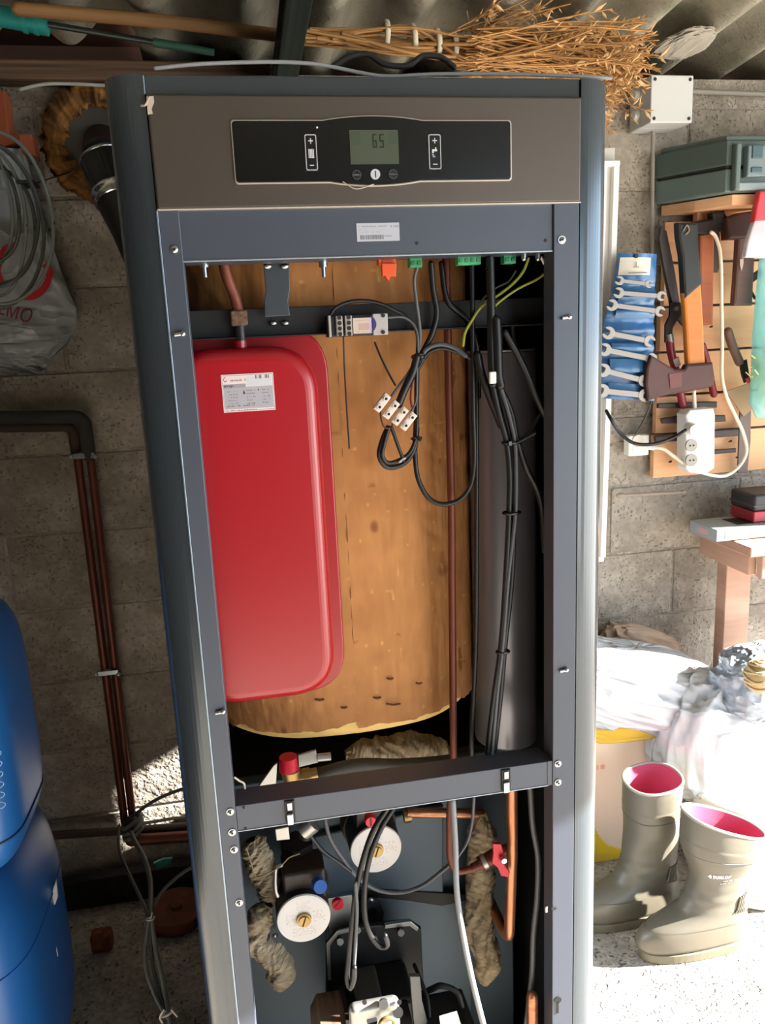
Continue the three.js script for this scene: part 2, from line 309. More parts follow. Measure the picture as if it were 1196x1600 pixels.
// crossbar with its two latches
{
  const bar = mesh('crossbar', [span(OL, OR - 0.006, 0.789, 0.828, -0.005, -0.002, 0.0012), span(OL, OR - 0.004, 0.826, 0.828, -0.046, -0.003, 0.001), span(OL, OR, 0.789, 0.791, -0.02, -0.003, 0.001), span(OR - 0.008, OR, 0.789, 0.829, -0.03, -0.001, 0.001)], M.cabinetFlange, cab);
  for (const [x, y] of [[453, 1263], [791, 1212]]) {
    const p = W(x, y, 1.0);
    const l = mesh('latch', box(0.014, 0.034, 0.004, p.x, 0.809, -0.001, 0.001), M.dark, bar);
    mesh('latch_clip', [box(0.009, 0.017, 0.006, p.x - 0.0005, 0.799, 0.002, 0.0015), box(0.007, 0.012, 0.003, p.x, 0.818, 0.0015, 0.001)], M.screw, bar); void l;
  }
  mesh('bar_lip', span(OL, OR - 0.006, 0.7882, 0.79, -0.006, -0.001, 0.0006), S(0x9aa3ad, 0.35, 0.6), bar);
  for (const [x, y] of [[381, 1263], [384, 1296]]) { const p = W(x, y, 1); mesh('screw_hole', new THREE.CylinderGeometry(0.0018, 0.0018, 0.002, 12).rotateX(Math.PI / 2).translate(p.x, p.y, -0.0015), M.dark, bar); }
}
{ // control panel
  const cp = mesh('control_panel', span(-0.0735, 0.4465, 1.6045, 1.7272, -0.02, 0.004, 0.003), M.satin, cab);
  mesh('panel_edge', span(-0.0735, 0.4465, 1.6035, 1.6055, -0.01, 0.0046, 0.0008), M.rimLight, cp);
  const tl = W(362, 190, 0.994), br = W(797, 279, 0.994), bl = W(371, 286, 0.994), tr = W(797, 190, 0.994);
  const y1 = (tl.y + tr.y) / 2, y0 = (bl.y + br.y) / 2, x0 = (tl.x + bl.x) / 2, x1 = tr.x, xm = W(585, 235, 0.994).x;
  const face = (e) => {
    const s = new THREE.Shape(), r = 0.004; s.moveTo(x0 - e + r, y0 - e); s.lineTo(xm - 0.055, y0 - e); s.quadraticCurveTo(xm, y0 - e - 0.009, xm + 0.055, y0 - e); s.lineTo(x1 + e - r, y0 - e); s.quadraticCurveTo(x1 + e, y0 - e, x1 + e, y0 - e + r);
    s.lineTo(x1 + e, y1 + e - r); s.quadraticCurveTo(x1 + e, y1 + e, x1 + e - r, y1 + e); s.lineTo(xm + 0.06, y1 + e); s.quadraticCurveTo(xm, y1 + e + 0.010, xm - 0.06, y1 + e); s.lineTo(x0 - e + r, y1 + e); s.quadraticCurveTo(x0 - e, y1 + e, x0 - e, y1 + e - r); s.lineTo(x0 - e, y0 - e + r); s.quadraticCurveTo(x0 - e, y0 - e, x0 - e + r, y0 - e); return s;
  };
  mesh('display_surround', extrude(face(0.0014), 0.003, 0.0006).translate(0, 0, 0.0048), M.rimLight, cp);
  mesh('display_fascia', extrude(face(0), 0.003, 0.0006).translate(0, 0, 0.0056), M.glassBlack, cp);
  const plate = (name, x0, y0, x1, y1, tx, o = {}) => { const a = W(x0, y0, 0.992), b = W(x1, y1, 0.992); const g = new THREE.BoxGeometry(Math.abs(b.x - a.x), Math.abs(b.y - a.y), 0.001).translate((a.x + b.x) / 2, (a.y + b.y) / 2, 0.0074); return mesh(name, g, S(0xffffff, 0.35, 0, { map: tx, ...o }), cp); };
  const bg = '#070809';
  plate('lcd_screen', 546, 203, 624, 256, canvasTex(320, 220, (c, w, h) => {
    c.fillStyle = '#434d3d'; c.fillRect(0, 0, w, h); c.fillStyle = '#3e483a'; c.fillRect(10, 8, 60, 90); c.fillRect(250, 10, 60, 80);
    c.fillStyle = '#171c15'; const sgs = { 6: 'afgedc', 5: 'afgcd' };
    ['6', '5'].forEach((n, i) => { const X = 148 + i * 46, Y = 26, a = 30, b = 40, t = 9; const q = { a: [0, 0, a, t], g: [0, b, a, t], d: [0, 2 * b, a, t], f: [0, 0, t, b + t], e: [0, b, t, b + t], b: [a - t, 0, t, b], c: [a - t, b, t, b + t] }; for (const s of sgs[n]) { const r = q[s]; c.fillRect(X + r[0], Y + r[1], r[2], r[3]); } });
  }));
  const pad = (icon) => canvasTex(128, 300, (c, w, h) => {
    c.fillStyle = bg; c.fillRect(0, 0, w, h); c.strokeStyle = '#b9bcc0'; c.lineWidth = 8; c.beginPath(); c.roundRect(8, 8, w - 16, h - 16, 16); c.stroke();
    c.fillStyle = '#c9ccd0'; c.fillRect(40, 52, 48, 9); c.fillRect(60, 34, 9, 46); c.fillRect(42, 250, 44, 8);
    if (icon) for (let k = 0; k < 4; k++) c.fillRect(36 + k * 15, 122, 10, 74); else { c.fillRect(36, 128, 50, 18); c.fillRect(36, 128, 16, 34); c.fillRect(66, 112, 12, 20); c.fillStyle = '#8f9bb0'; c.fillRect(34, 170, 20, 12); c.fillRect(40, 184, 26, 12); }
  });
  plate('keypad', 475, 209, 498, 267, pad(true)); plate('keypad', 669, 209, 691, 265, pad(false));
  [[558, 273, 'MENU'], [587, 272, ''], [615, 272, 'STOP']].forEach(([x, y, t]) => {
    const p = W(x, y, 0.991), g = new THREE.CylinderGeometry(0.0058, 0.0058, 0.002, 28).rotateX(Math.PI / 2);
    const uv = g.attributes.uv, ps = g.attributes.position; for (let i = 0; i < uv.count; i++) uv.setXY(i, 0.5 + ps.getX(i) / 0.0116, 0.5 + ps.getY(i) / 0.0116);
    mesh('round_button', g.translate(p.x, p.y, 0.0078), S(0xffffff, 0.4, 0, { map: canvasTex(128, 128, (c) => {
      if (!t) { c.fillStyle = '#b8bcc6'; c.fillRect(0, 0, 128, 128); c.fillStyle = '#0c0d14'; c.fillRect(56, 24, 16, 80); } else {
        c.fillStyle = bg; c.fillRect(0, 0, 128, 128); c.strokeStyle = '#5d6064'; c.lineWidth = 6; c.beginPath(); c.arc(64, 64, 54, 0, 7); c.stroke(); c.fillStyle = bg; c.fillRect(0, 46, 128, 36); c.fillStyle = '#85888c'; c.fillRect(6, 62, 26, 6); c.fillRect(38, 56, 8, 18); c.fillRect(52, 58, 22, 6); c.fillRect(60, 58, 8, 18); c.fillRect(82, 58, 8, 16); c.fillRect(96, 62, 26, 6); } }) }), cp);
  });
  mesh('indicator', new THREE.SphereGeometry(0.0012, 10, 8).translate(W(496, 198, 0.99).x, W(496, 198, 0.99).y, 0.0072), M.white, cp);
  const f = flat([[229, 151], [240, 150], [241, 160], [237, 170], [239, 178], [231, 179]], 0.995, 0.0006, 0); mesh('film_scrap', f, S(0xb5a79a, 0.6), cp);
  mesh('film_scrap', tube([W(221, 165, 0.99), W(227, 164, 0.985), W(233, 152, 0.99)], 0.0012), S(0xb5a79a, 0.6), cp);
  mesh('film_scrap', tube([W(536, 284, 0.993), W(556, 295, 0.991), W(584, 288, 0.993)], 0.0006), S(0xb5a79a, 0.6), cp);
}
function sticker(parent, name, d, x0, y0, x1, y1, draw, w = 512, h = 256) {
  const a = W(x0, y0, d), b = W(x1, y1, d);
  return mesh(name, new THREE.BoxGeometry(Math.abs(b.x - a.x), Math.abs(b.y - a.y), 0.0006).translate((a.x + b.x) / 2, (a.y + b.y) / 2, 1 - d), S(0xffffff, 0.5, 0, { map: canvasTex(w, h, draw) }), parent);
}
const bars = (c, x, y, w, h, s, col = '#2a2b33') => { c.fillStyle = col; let k = x, q = s; while (k < x + w) { q = (q * 37 + 11) % 101; const t = 2 + q % 7; c.fillRect(k, y, t, h); k += t + 2 + (q * 3) % 8; } };
const scribble = (c, x, y, w, h, s, col = '#6a6d7a') => { c.fillStyle = col; let k = x, q = s; while (k < x + w) { q = (q * 53 + 17) % 97; const t = 6 + q % 14; if (q % 5) { c.fillRect(k, y + (q % 3), Math.max(3, t * 0.35), h * (0.6 + (q % 4) * 0.1)); c.fillRect(k, y + h * 0.4, t * 0.8, h * 0.25); } k += t + 2; } };
sticker(cab, 'serial_sticker', 1.0032, 557, 349, 625, 376, (c, w, h) => { c.fillStyle = '#adb0bc'; c.fillRect(0, 0, w, h); scribble(c, 30, 36, 200, 24, 5); scribble(c, 260, 36, 90, 24, 9); scribble(c, 410, 36, 90, 34, 13); scribble(c, 30, 86, 120, 16, 3, '#8e92a2'); scribble(c, 30, 116, 240, 18, 7, '#8286a0'); bars(c, 40, 168, 270, 60, 23); scribble(c, 330, 176, 90, 20, 29, '#555'); });
// screws, bolts and holes on the posts
function screwAt(x, y, r = 0.0052) { const p = W(x, y, 1); const g = mesh('screw', [new THREE.CylinderGeometry(r, r * 1.1, 0.0016, 20).rotateX(Math.PI / 2).translate(p.x, p.y, 0.0008), new THREE.SphereGeometry(r * 0.8, 16, 8, 0, 6.3, 0, Math.PI / 2).rotateX(Math.PI / 2).scale(1, 1, 0.55).translate(p.x, p.y, 0.0014)], M.screw, cab); mesh('screw_socket', new THREE.CylinderGeometry(r * 0.3, r * 0.3, 0.001, 8).rotateX(Math.PI / 2).translate(p.x, p.y, 0.0037 * r / 0.0052), M.dark, g); return g; }
for (const [x, y] of [[273, 390], [360, 1268], [363, 1300], [366, 1327], [374, 1410], [878, 375], [872, 1193], [872, 1222]]) screwAt(x, y);
for (const [x, y] of [[281, 523], [344, 1112], [884, 497], [880, 1047]]) { const p = W(x, y, 1); mesh('bolt', [cyl(V(p.x - 0.006, p.y, 0.003), V(p.x + 0.004, p.y + 0.001, 0.003), 0.0024), new THREE.SphereGeometry(0.0036, 12, 8).translate(p.x + 0.004, p.y + 0.001, 0.003)], M.screw, cab); }
for (const [x, y] of [[652, 380], [853, 376]]) { const p = W(x, y, 1.003); mesh('screw_hole', new THREE.CylinderGeometry(0.002, 0.002, 0.002, 12).rotateX(Math.PI / 2).translate(p.x, p.y, -0.0036), M.dark, cab); }
{ const p = W(872, 1562, 1); mesh('keyhole', [new THREE.CylinderGeometry(0.006, 0.006, 0.002, 20).rotateX(Math.PI / 2).translate(p.x, p.y, 0), box(0.0035, 0.022, 0.002, p.x, p.y - 0.014, 0, 0.0005)], M.dark, cab); const q = W(862, 1420, 1); mesh('post_clip', [box(0.004, 0.01, 0.006, q.x - 0.008, q.y, -0.002, 0.001)], M.screw, cab); mesh('keyhole', box(0.009, 0.004, 0.002, q.x + 0.004, q.y, 0, 0.0005), M.dark, cab); }
// pieces hanging from the header
{
  const strap = mesh('hanger_strap', flat([[413, 412], [451, 411], [452, 452], [449, 470], [452, 492], [415, 494], [414, 470], [417, 455]], 1.075, 0.003), M.cabinet, cab);
  for (const x of [418, 445]) { const p = W(x, 416, 1.07); mesh('rivet', new THREE.SphereGeometry(0.0035, 12, 8).scale(1.5, 1, 0.6).translate(p.x, p.y, p.z + 0.001), M.screw, strap); }
  const r = [W(296, 508, 1.09), W(760, 508, 1.09)];
  const rail = mesh('mounting_rail', [span(r[0].x, 0.44, r[0].y - 0.018, r[0].y + 0.018, -0.094, -0.091, 0.001), span(r[0].x, 0.44, r[0].y - 0.02, r[0].y - 0.018, -0.094, -0.075, 0.0008)], M.inner, cab);
  for (const x of [427, 446]) { const p = W(x, 505, 1.09); mesh('bolt', new THREE.SphereGeometry(0.0045, 12, 8).scale(1.2, 0.9, 1).translate(p.x, p.y, -0.088), M.screw, rail); }
  for (const x of [505, 319]) { const p = W(x, 410, 1.05); mesh('bolt', [cyl(V(p.x, p.y + 0.004, -0.05), V(p.x, p.y - 0.006, -0.05), 0.006, 0.006, 6), cyl(V(p.x, p.y - 0.004, -0.05), V(p.x, p.y - 0.018, -0.05), 0.0025)], M.screw, cab); }
}
rebase(cab);

// ================= INSIDE THE CABINET =================
{ // hot-water cylinder insulated with sprayed foam
  const t = thing('water_tank', 'large hot-water tank coated in rough orange-brown spray foam', 'tank');
  const cx = 0.142, cz = -0.365, A = 0.238, B = 0.243, Y0 = 0.842, Y1 = 1.60, e = 2 / 2.7;
  const ring = (u, k) => { const a = u * Math.PI * 2 - Math.PI / 2 + Math.PI, c = Math.cos(a), s = Math.sin(a); return [cx + k * A * Math.sign(c) * Math.abs(c) ** e, cz + k * B * Math.sign(s) * Math.abs(s) ** e]; };
  const jag = (u) => 0.008 * fbm(u * 90, 2, 5, 3) + 0.02 * Math.max(0, fbm(u * 26, 9, 8, 2) - 0.55);
  const g = sheet(280, 90, (u, v) => { const [x, z] = ring(u, 1), y = Y0 + 0.012 + jag(u) * (1 - v) ** 6 + v * (Y1 - Y0 - 0.012), n = 0.0035 * (fbm(u * 90, v * 60, 3, 3) - 0.5) + 0.003 * (fbm(u * 24, v * 18, 4, 3) - 0.5); const k = 1 + n / A * 1.2; return V(cx + (x - cx) * k, y, cz + (z - cz) * k); }, true);
  { const uv = g.attributes.uv; for (let i = 0; i < uv.count; i++) uv.setXY(i, uv.getX(i) * 3, uv.getY(i) * 1.6); }
  mesh('foam_coat', g, M.foam, t);
  mesh('foam_base', sheet(120, 10, (u, v) => { const a = v * Math.PI / 2, [x, z] = ring(u, 0.80 + 0.185 * Math.sin(a)); return V(x, Y0 - 0.012 + 0.036 * (1 - Math.cos(a)) + 0.002 * fbm(u * 40, v, 6, 2), z); }, true), M.foamPale, t);
  mesh('tank_bottom', new THREE.CylinderGeometry(0.17, 0.15, 0.03, 40).translate(cx, Y0 + 0.01, cz), M.foamPale, t);
  mesh('tank_top', new THREE.CylinderGeometry(0.15, 0.22, 0.03, 40).translate(cx, Y1 + 0.005, cz), M.foam, t);
  // gouges in the foam
  for (const [x, y, w] of [[615, 1100, 20], [500, 1093, 12], [538, 1105, 8], [655, 1067, 8], [590, 1090, 10], [610, 1060, 8]]) { const a = W(x - w / 2, y, 1.121), b = W(x + w / 2, y, 1.121); mesh('gouge', tube([a, a.clone().lerp(b, 0.5).add(V(0, -0.001, 0.001)), b], 0.0016), S(0x6b3d17, 0.9), t); }
  rebase(t);
}
{ // red expansion vessel
  const t = thing('expansion_vessel', 'flat red rounded-rectangle expansion vessel hanging at the left inside the cabinet', 'vessel');
  const x1 = 0.1065, x0 = -0.092, y0 = 0.951, y1 = 1.444;
  const body = new THREE.ExtrudeGeometry(roundRect(x0 + 0.018, y0 + 0.018, x1 - 0.018, y1 - 0.018, 0.045), { depth: 0.03, bevelEnabled: true, bevelSize: 0.018, bevelThickness: 0.018, bevelSegments: 8, curveSegments: 20 }).translate(0, 0, -0.101);
  mesh('front_shell', body, M.red, t);
  mesh('seam_rim', extrude(roundRect(x0 - 0.014, y0 - 0.012, 0.1228, 1.4655, 0.062), 0.006, 0.0028, 3).translate(0, 0, -0.106), M.red, t);
  mesh('rear_shell', new THREE.ExtrudeGeometry(roundRect(x0 + 0.012, y0 + 0.012, x1 - 0.01, y1 - 0.006, 0.045), { depth: 0.004, bevelEnabled: true, bevelSize: 0.008, bevelThickness: 0.004, bevelSegments: 4 }).translate(0, 0, -0.113), M.red, t);
  sticker(t, 'rating_plate', 1.0525, 345, 586, 431, 640, (c, w, h) => {
    c.fillStyle = '#d9c9c9'; c.fillRect(0, 0, w, h); c.fillStyle = '#c3c6cc'; c.fillRect(240, 20, 250, 70); c.fillStyle = '#a3a1ab'; c.fillRect(14, 88, 484, 148); c.fillStyle = '#938f99'; c.fillRect(14, 66, 220, 26); c.strokeStyle = '#7a7480'; c.lineWidth = 3; c.strokeRect(8, 8, w - 16, h - 16);
    c.strokeStyle = '#8d3040'; c.lineWidth = 5; c.beginPath(); c.arc(38, 34, 14, 0, 5.2); c.stroke(); scribble(c, 70, 32, 160, 20, 4, '#6b5b62'); bars(c, 335, 12, 60, 24, 7, '#3a2e33'); bars(c, 430, 12, 42, 24, 9, '#3a2e33'); scribble(c, 22, 68, 90, 22, 12, '#3a3038');
    for (let k = 0; k < 5; k++) { scribble(c, 50, 112 + k * 20, 100, 9, 3 + k, '#6a626c'); scribble(c, 240, 108 + k * 22, 80, 11, 8 + k, '#5c545e'); scribble(c, 390, 108 + k * 22, 70, 10, 15 + k, '#5c545e'); }
    c.fillStyle = '#3c343e'; c.beginPath(); c.moveTo(200, 136); c.lineTo(212, 106); c.lineTo(226, 136); c.fill(); c.fillRect(350, 106, 10, 12); scribble(c, 40, 208, 270, 14, 31, '#4e4650'); scribble(c, 16, 240, 300, 9, 17, '#6a5c62');
  });
  const p = W(376, 540, 1.08);
  mesh('nipple', [cyl(V(p.x, 1.43, p.z), V(p.x, 1.452, p.z), 0.0075), cyl(V(p.x, 1.444, p.z), V(p.x, 1.453, p.z), 0.009, 0.009, 6)], M.red, t);
  rebase(t);
}
{
  const p = W(376, 525, 1.08), t = thing('filling_pipe', 'dark pipe with a square brass nut joining the top of the red vessel', 'pipe');
  mesh('lower_stub', cyl(V(p.x, 1.453, p.z), V(p.x, 1.474, p.z), 0.007), M.blackPlastic, t);
  mesh('nut', box(0.022, 0.02, 0.02, p.x, 1.482, p.z, 0.003), M.rust, t);
  mesh('upper_pipe', pipe([V(p.x, 1.488, p.z), V(p.x - 0.003, 1.51, p.z), V(p.x - 0.012, 1.535, p.z + 0.012), V(p.x - 0.02, 1.62, p.z + 0.01)], 0.0075), M.copperDull, t);
  rebase(t);
}
{ // grey vertical cylinder at the right
  const t = thing('grey_cylinder', 'smooth grey metal cylinder standing beside the foam tank behind black cables', 'cylinder');
  const a = W(748, 900, 1.17), b = W(846, 900, 1.17), x = (a.x + b.x) / 2, r = (b.x - a.x) / 2, yb = W(790, 1176, 1.15).y, yt = W(790, 545, 1.17).y;
  const M1 = S(0x85858d, 0.32, 0.6), z = -0.2;
  mesh('barrel', new THREE.LatheGeometry([[0.01, 0], [r - 0.006, 0], [r - 0.001, 0.003], [r, 0.008], [r, yt - yb - 0.008], [r - 0.002, yt - yb - 0.002], [r - 0.008, yt - yb], [0.01, yt - yb]].map((q) => new THREE.Vector2(...q)), 64).translate(x, yb, z), M1, t);
  const tr = new THREE.TorusGeometry(r - 0.001, 0.002, 8, 64).rotateX(Math.PI / 2); mesh('top_rim', tr.translate(x, yt - 0.002, z), M.steelEdge, t);
  const q = W(825, 1114, 1.12); mesh('slot_plate', box(0.011, 0.052, 0.003, q.x, q.y, z + r * 0.86, 0.001).rotateY(0), S(0x6a6269, 0.4, 0.3), t);
  for (const [px] of [[800], [820]]) { const s = W(px, 515, 1.15); mesh('top_stub', cyl(V(s.x, yt, z + 0.01), V(s.x - 0.004, yt + 0.035, z + 0.01), 0.004), M.steelEdge, t); }
  rebase(t);
}
{ // contactor on the rail
  const t = thing('contactor', 'small beige contactor with screw terminals clipped on the dark rail', 'relay');
  const pts = (x, y) => W(x, y, 1.06), a = pts(513, 527), b = pts(607, 489), z = -0.06, h = b.y - a.y, cy = (a.y + b.y) / 2, sx = (x) => pts(x, 508).x;
  mesh('back_body', span(a.x, b.x, a.y, b.y, -0.09, z - 0.006, 0.002), M.blackPlastic, t);
  const grey = S(0xa39d97, 0.55);
  for (const [x0, x1] of [[526, 536], [540, 551]]) { const bl = mesh('terminal_block', span(sx(x0), sx(x1), a.y + 0.001, b.y - 0.001, z - 0.008, z, 0.001), grey, t); for (let k = 0; k < 4; k++) mesh('terminal_screw', new THREE.CylinderGeometry(0.0028, 0.0028, 0.001, 14).rotateX(Math.PI / 2).translate((sx(x0) + sx(x1)) / 2, a.y + h * (k + 0.5) / 4, z + 0.0003), M.dark, bl); }
  mesh('terminal_block', span(sx(514), sx(518), a.y, b.y, z - 0.008, z - 0.002, 0.001), grey, t);
  const lab = new THREE.BoxGeometry(sx(581) - sx(552), h * 0.72, 0.002).translate((sx(581) + sx(552)) / 2, cy - 0.001, z - 0.0005);
  mesh('type_label', lab, S(0xffffff, 0.5, 0, { map: canvasTex(256, 256, (c, w, hh) => { c.fillStyle = '#c4b3a6'; c.fillRect(0, 0, w, hh); c.fillStyle = '#b59a8e'; c.fillRect(70, 90, 150, 110); scribble(c, 20, 30, 200, 20, 4, '#a08c84'); scribble(c, 40, 220, 160, 14, 8, '#8f7a60'); c.fillStyle = '#b4a8c8'; c.fillRect(220, 0, 36, hh); }) }), t);
  mesh('end_block', span(sx(583), sx(607), a.y, b.y, z - 0.008, z - 0.001, 0.0015), S(0xaaa6a8, 0.5), t);
  mesh('emblem', extrude((() => { const s = new THREE.Shape(), x = sx(582), y = b.y - 0.003; s.moveTo(x, y); s.quadraticCurveTo(x + 0.011, cy, x, a.y + 0.004); s.lineTo(x - 0.002, a.y + 0.004); s.quadraticCurveTo(x + 0.003, cy, x - 0.002, y); return s; })(), 0.001, 0).translate(0, 0, z), S(0x2a2560, 0.5), t);
  for (const [x, y] of [[599, 493], [599, 519]]) { const p = pts(x, y); mesh('terminal_screw', new THREE.CylinderGeometry(0.0026, 0.0026, 0.001, 14).rotateX(Math.PI / 2).translate(p.x, p.y, z), M.dark, t); }
  rebase(t);
}
// plug connectors hanging from the control board above
function connector(x0, x1, y0, y1, col, label, pins, tail) {
  const t = thing('plug_connector', label, 'connector'), d = 1.045, a = W(x0, y1, d), b = W(x1, y0, d), m = S(col, 0.5);
  mesh('housing', span(a.x, b.x, a.y, b.y + 0.02, -0.06, -0.045, 0.001), m, t);
  for (let k = 0; k < pins; k++) { const x = a.x + (b.x - a.x) * (k + 0.5) / pins; mesh('terminal', [box((b.x - a.x) / pins * 0.6, (b.y - a.y) * 0.45, 0.002, x, (a.y + b.y) / 2, -0.0445, 0.0004)], S(new THREE.Color(col).multiplyScalar(0.55), 0.5), t); }
  if (tail) mesh('key_tab', flat(tail, d, 0.008), m, t);
  rebase(t);
}
connector(592, 619, 402, 414, 0xd9501c, 'bright orange plug connector under the header of the cabinet', 1, [[597, 413], [618, 413], [617, 431], [610, 430], [606, 438], [601, 430], [598, 430]]);
connector(641, 660, 404, 418, 0x2f8a57, 'green single-cable plug connector next to the orange connector', 2);
connector(716, 752, 399, 414, 0x3fa06c, 'wide green four-way plug connector under the header', 4);
connector(788, 807, 399, 412, 0x37976a, 'green two-way plug connector nearest the right post', 2);

// ---- cables ----
function cable(label, pts, d, r, mat, o = {}) {
  const dd = (i) => Array.isArray(d) ? d[0] + (d[1] - d[0]) * i / (pts.length - 1) : d;
  const g = tube(pts.map((p, i) => W(p[0], p[1], p[2] ?? dd(i))), r, 0, 10);
  return solo(o.kind ?? 'cable', g, mat, label, o.cat ?? 'cable', o.group);
}
cable('long black cable looping below the terminal strip and up to the header', [[652, 560], [651, 640], [649, 715], [655, 752], [672, 780], [692, 788], [718, 781], [735, 760], [741, 728], [740, 640], [739, 540], [738, 414]], [1.085, 1.06], 0.0035, M.cable);
cable('black and white twin wire from the green single-cable connector', [[652, 419], [648, 436], [651, 470], [655, 500], [657, 530], [652, 556]], [1.05, 1.075], 0.0024, M.cableGrey);
cable('black cable dropping from the header beside the green connector', [[674, 412], [677, 450], [683, 490], [676, 520], [664, 545], [656, 560]], [1.07, 1.08], 0.0042, M.cable);
cable('black cable arched over the top of the contactor', [[512, 507], [522, 484], [550, 471], [585, 472], [612, 482], [640, 500], [652, 520], [653, 552]], 1.07, 0.0026, M.cable);
cable('thin grey wire from the contactor end to the tied bundle', [[607, 496], [632, 496], [646, 506], [652, 520], [654, 550]], 1.068, 0.0018, M.cableGrey);
cable('thin black probe wire hanging straight down the foam tank', [[537, 527], [538, 560], [541, 620], [546, 700]], [1.085, 1.112], 0.0012, M.cable);
cable('thin black wire from under the contactor to the white terminals', [[586, 535], [594, 555], [606, 580], [618, 602]], [1.08, 1.07], 0.0014, M.cable);
cable('grey cable arched from the tied bundle towards the cylinder', [[652, 568], [668, 545], [688, 538], [712, 544], [728, 556]], [1.075, 1.06], 0.0032, M.cableGrey);
cable('black cable arched just under the grey one by the tied bundle', [[653, 576], [670, 551], [690, 544], [712, 549], [735, 560], [752, 585], [775, 620]], [1.08, 1.06], 0.003, M.cable);
cable('upper black wire running into the top left terminal block', [[652, 556], [640, 580], [622, 605], [610, 622]], 1.07, 0.0018, M.cableGrey);
cable('fat black cable running into the middle of the terminal strip', [[652, 558], [646, 580], [632, 610], [623, 632]], 1.068, 0.0056, M.cable);
cable('grey wire curving into the lower right terminal block', [[652, 566], [652, 600], [650, 628], [642, 645]], 1.065, 0.0015, M.cableGrey);
cable('red-brown wire between the bundle and the terminal strip', [[650, 572], [644, 602], [642, 625], [646, 640]], 1.076, 0.0014, S(0x6b1f16, 0.5));
cable('black cable hanging in a closed loop below the white terminals', [[606, 668], [597, 690], [593, 712], [602, 728], [616, 730], [634, 722], [648, 700], [652, 670]], [1.07, 1.078], 0.0036, M.cable);
cable('second black cable of the tied loop below the white terminals', [[608, 668], [601, 692], [598, 712], [606, 723], [622, 720], [640, 708], [650, 685], [652, 655]], [1.066, 1.074], 0.003, M.cable);
cable('short black cable crossing the tied loop', [[612, 668], [622, 696], [631, 720]], 1.065, 0.0026, M.cable);
cable('brown wire ring beside the left terminal block', [[594, 636], [596, 655], [602, 668], [612, 668], [614, 660]], 1.064, 0.0012, S(0x4a2a20, 0.5));
solo('cable_tie', [new THREE.TorusGeometry(0.0085, 0.0018, 8, 20).rotateX(1.2).translate(...W(654, 557, 1.075).toArray()), box(0.006, 0.004, 0.004, ...W(661, 562, 1.065).toArray(), 0.001)], M.blackPlastic, 'black cable tie gathering the wires just below the dark rail', 'cable tie');
solo('cable_tie', [new THREE.TorusGeometry(0.007, 0.0016, 8, 20).rotateX(1.3).translate(...W(651, 685, 1.074).toArray()), tube([W(652, 683, 1.066), W(657, 688, 1.064)], 0.0018)], M.blackPlastic, 'black cable tie on the loop beside the lower terminals', 'cable tie');
solo('cable_tie', [new THREE.TorusGeometry(0.005, 0.0013, 8, 20).rotateX(1.2).rotateZ(0.5).translate(...W(629, 719, 1.066).toArray())], S(0xb9b4b8, 0.4), 'pale cable tie at the bottom of the tied black loop', 'cable tie');
{ // white terminal strip of four poles
  const t = thing('terminal_strip', 'white screw terminal strip hanging from wires before the foam tank', 'terminal strip'), m = S(0xd8cdc4, 0.45);
  for (const [x, y] of [[597, 629], [611, 640], [625, 650], [638, 658]]) {
    const p = W(x, y, 1.06), q = new THREE.Matrix4().makeRotationZ(0.85).setPosition(p), ap = (g) => g.applyMatrix4(q);
    const b = mesh('terminal_pole', [ap(box(0.027, 0.0105, 0.009, 0, 0, 0, 0.0015)), ap(cyl(V(-0.007, 0, 0), V(-0.007, 0, 0.008), 0.0036)), ap(cyl(V(0.007, 0, 0), V(0.007, 0, 0.008), 0.0036))], m, t);
    for (const s of [-1, 1]) mesh('terminal_screw', ap(cyl(V(s * 0.007, 0, 0.0075), V(s * 0.007, 0, 0.0084), 0.0019)), M.iron, b);
  }
  rebase(t);
}
// the bundle at the right
const RB = [
  ['thick black cable coming straight down beside the right-hand connector', [[766, 402], [768, 480], [769, 560], [771, 600]], 1.04, 0.0058, M.cable],
  ['thick black cable next to the white ferrule', [[776, 500], [778, 540], [780, 590], [783, 602]], 1.035, 0.0062, M.cable],
  ['black bundle cable running from the ferrule to the bottom of the cylinder', [[770, 600], [780, 645], [792, 690], [797, 740], [796, 800], [791, 900], [783, 1010], [772, 1090], [762, 1176]], 1.045, 0.0042, M.cable],
  ['second black bundle cable lying against the grey cylinder', [[778, 600], [789, 645], [799, 690], [802, 740], [803, 800], [800, 900], [789, 1010], [782, 1090], [772, 1180]], 1.05, 0.0042, M.cable],
  ['grey-edged bundle cable between the black ones', [[782, 602], [796, 648], [805, 690], [807, 740], [806, 800], [795, 900], [786, 1010], [778, 1080], [769, 1178]], 1.042, 0.003, M.cableGrey],
  ['black cable forking away right of the upper tie', [[779, 600], [798, 640], [809, 690], [822, 730], [840, 765], [848, 800], [851, 860]], 1.05, 0.0042, M.cable],
  ['black cable entering the bundle from the left', [[747, 555], [752, 580], [762, 610], [774, 640], [784, 665]], 1.055, 0.0055, M.cable],
  ['black cable slanting over the top of the grey cylinder', [[790, 520], [806, 548], [822, 580], [838, 618], [853, 650]], 1.04, 0.0048, M.cable],
  ['black cable rising from the upper tie to the side wall', [[812, 690], [826, 677], [840, 655], [850, 640]], 1.06, 0.0028, M.cable],
  ['thin black line falling beside the foam tank edge', [[745, 560], [745, 800], [744, 1000], [741, 1080], [737, 1150], [738, 1186]], 1.08, 0.0036, M.cable],
  ['black cable running behind the long copper pipe', [[690, 412], [700, 470], [730, 500], [745, 540], [748, 620]], 1.09, 0.004, M.cable],
];
for (const [l, p, d, r, m] of RB) cable(l, p, d, r, m);
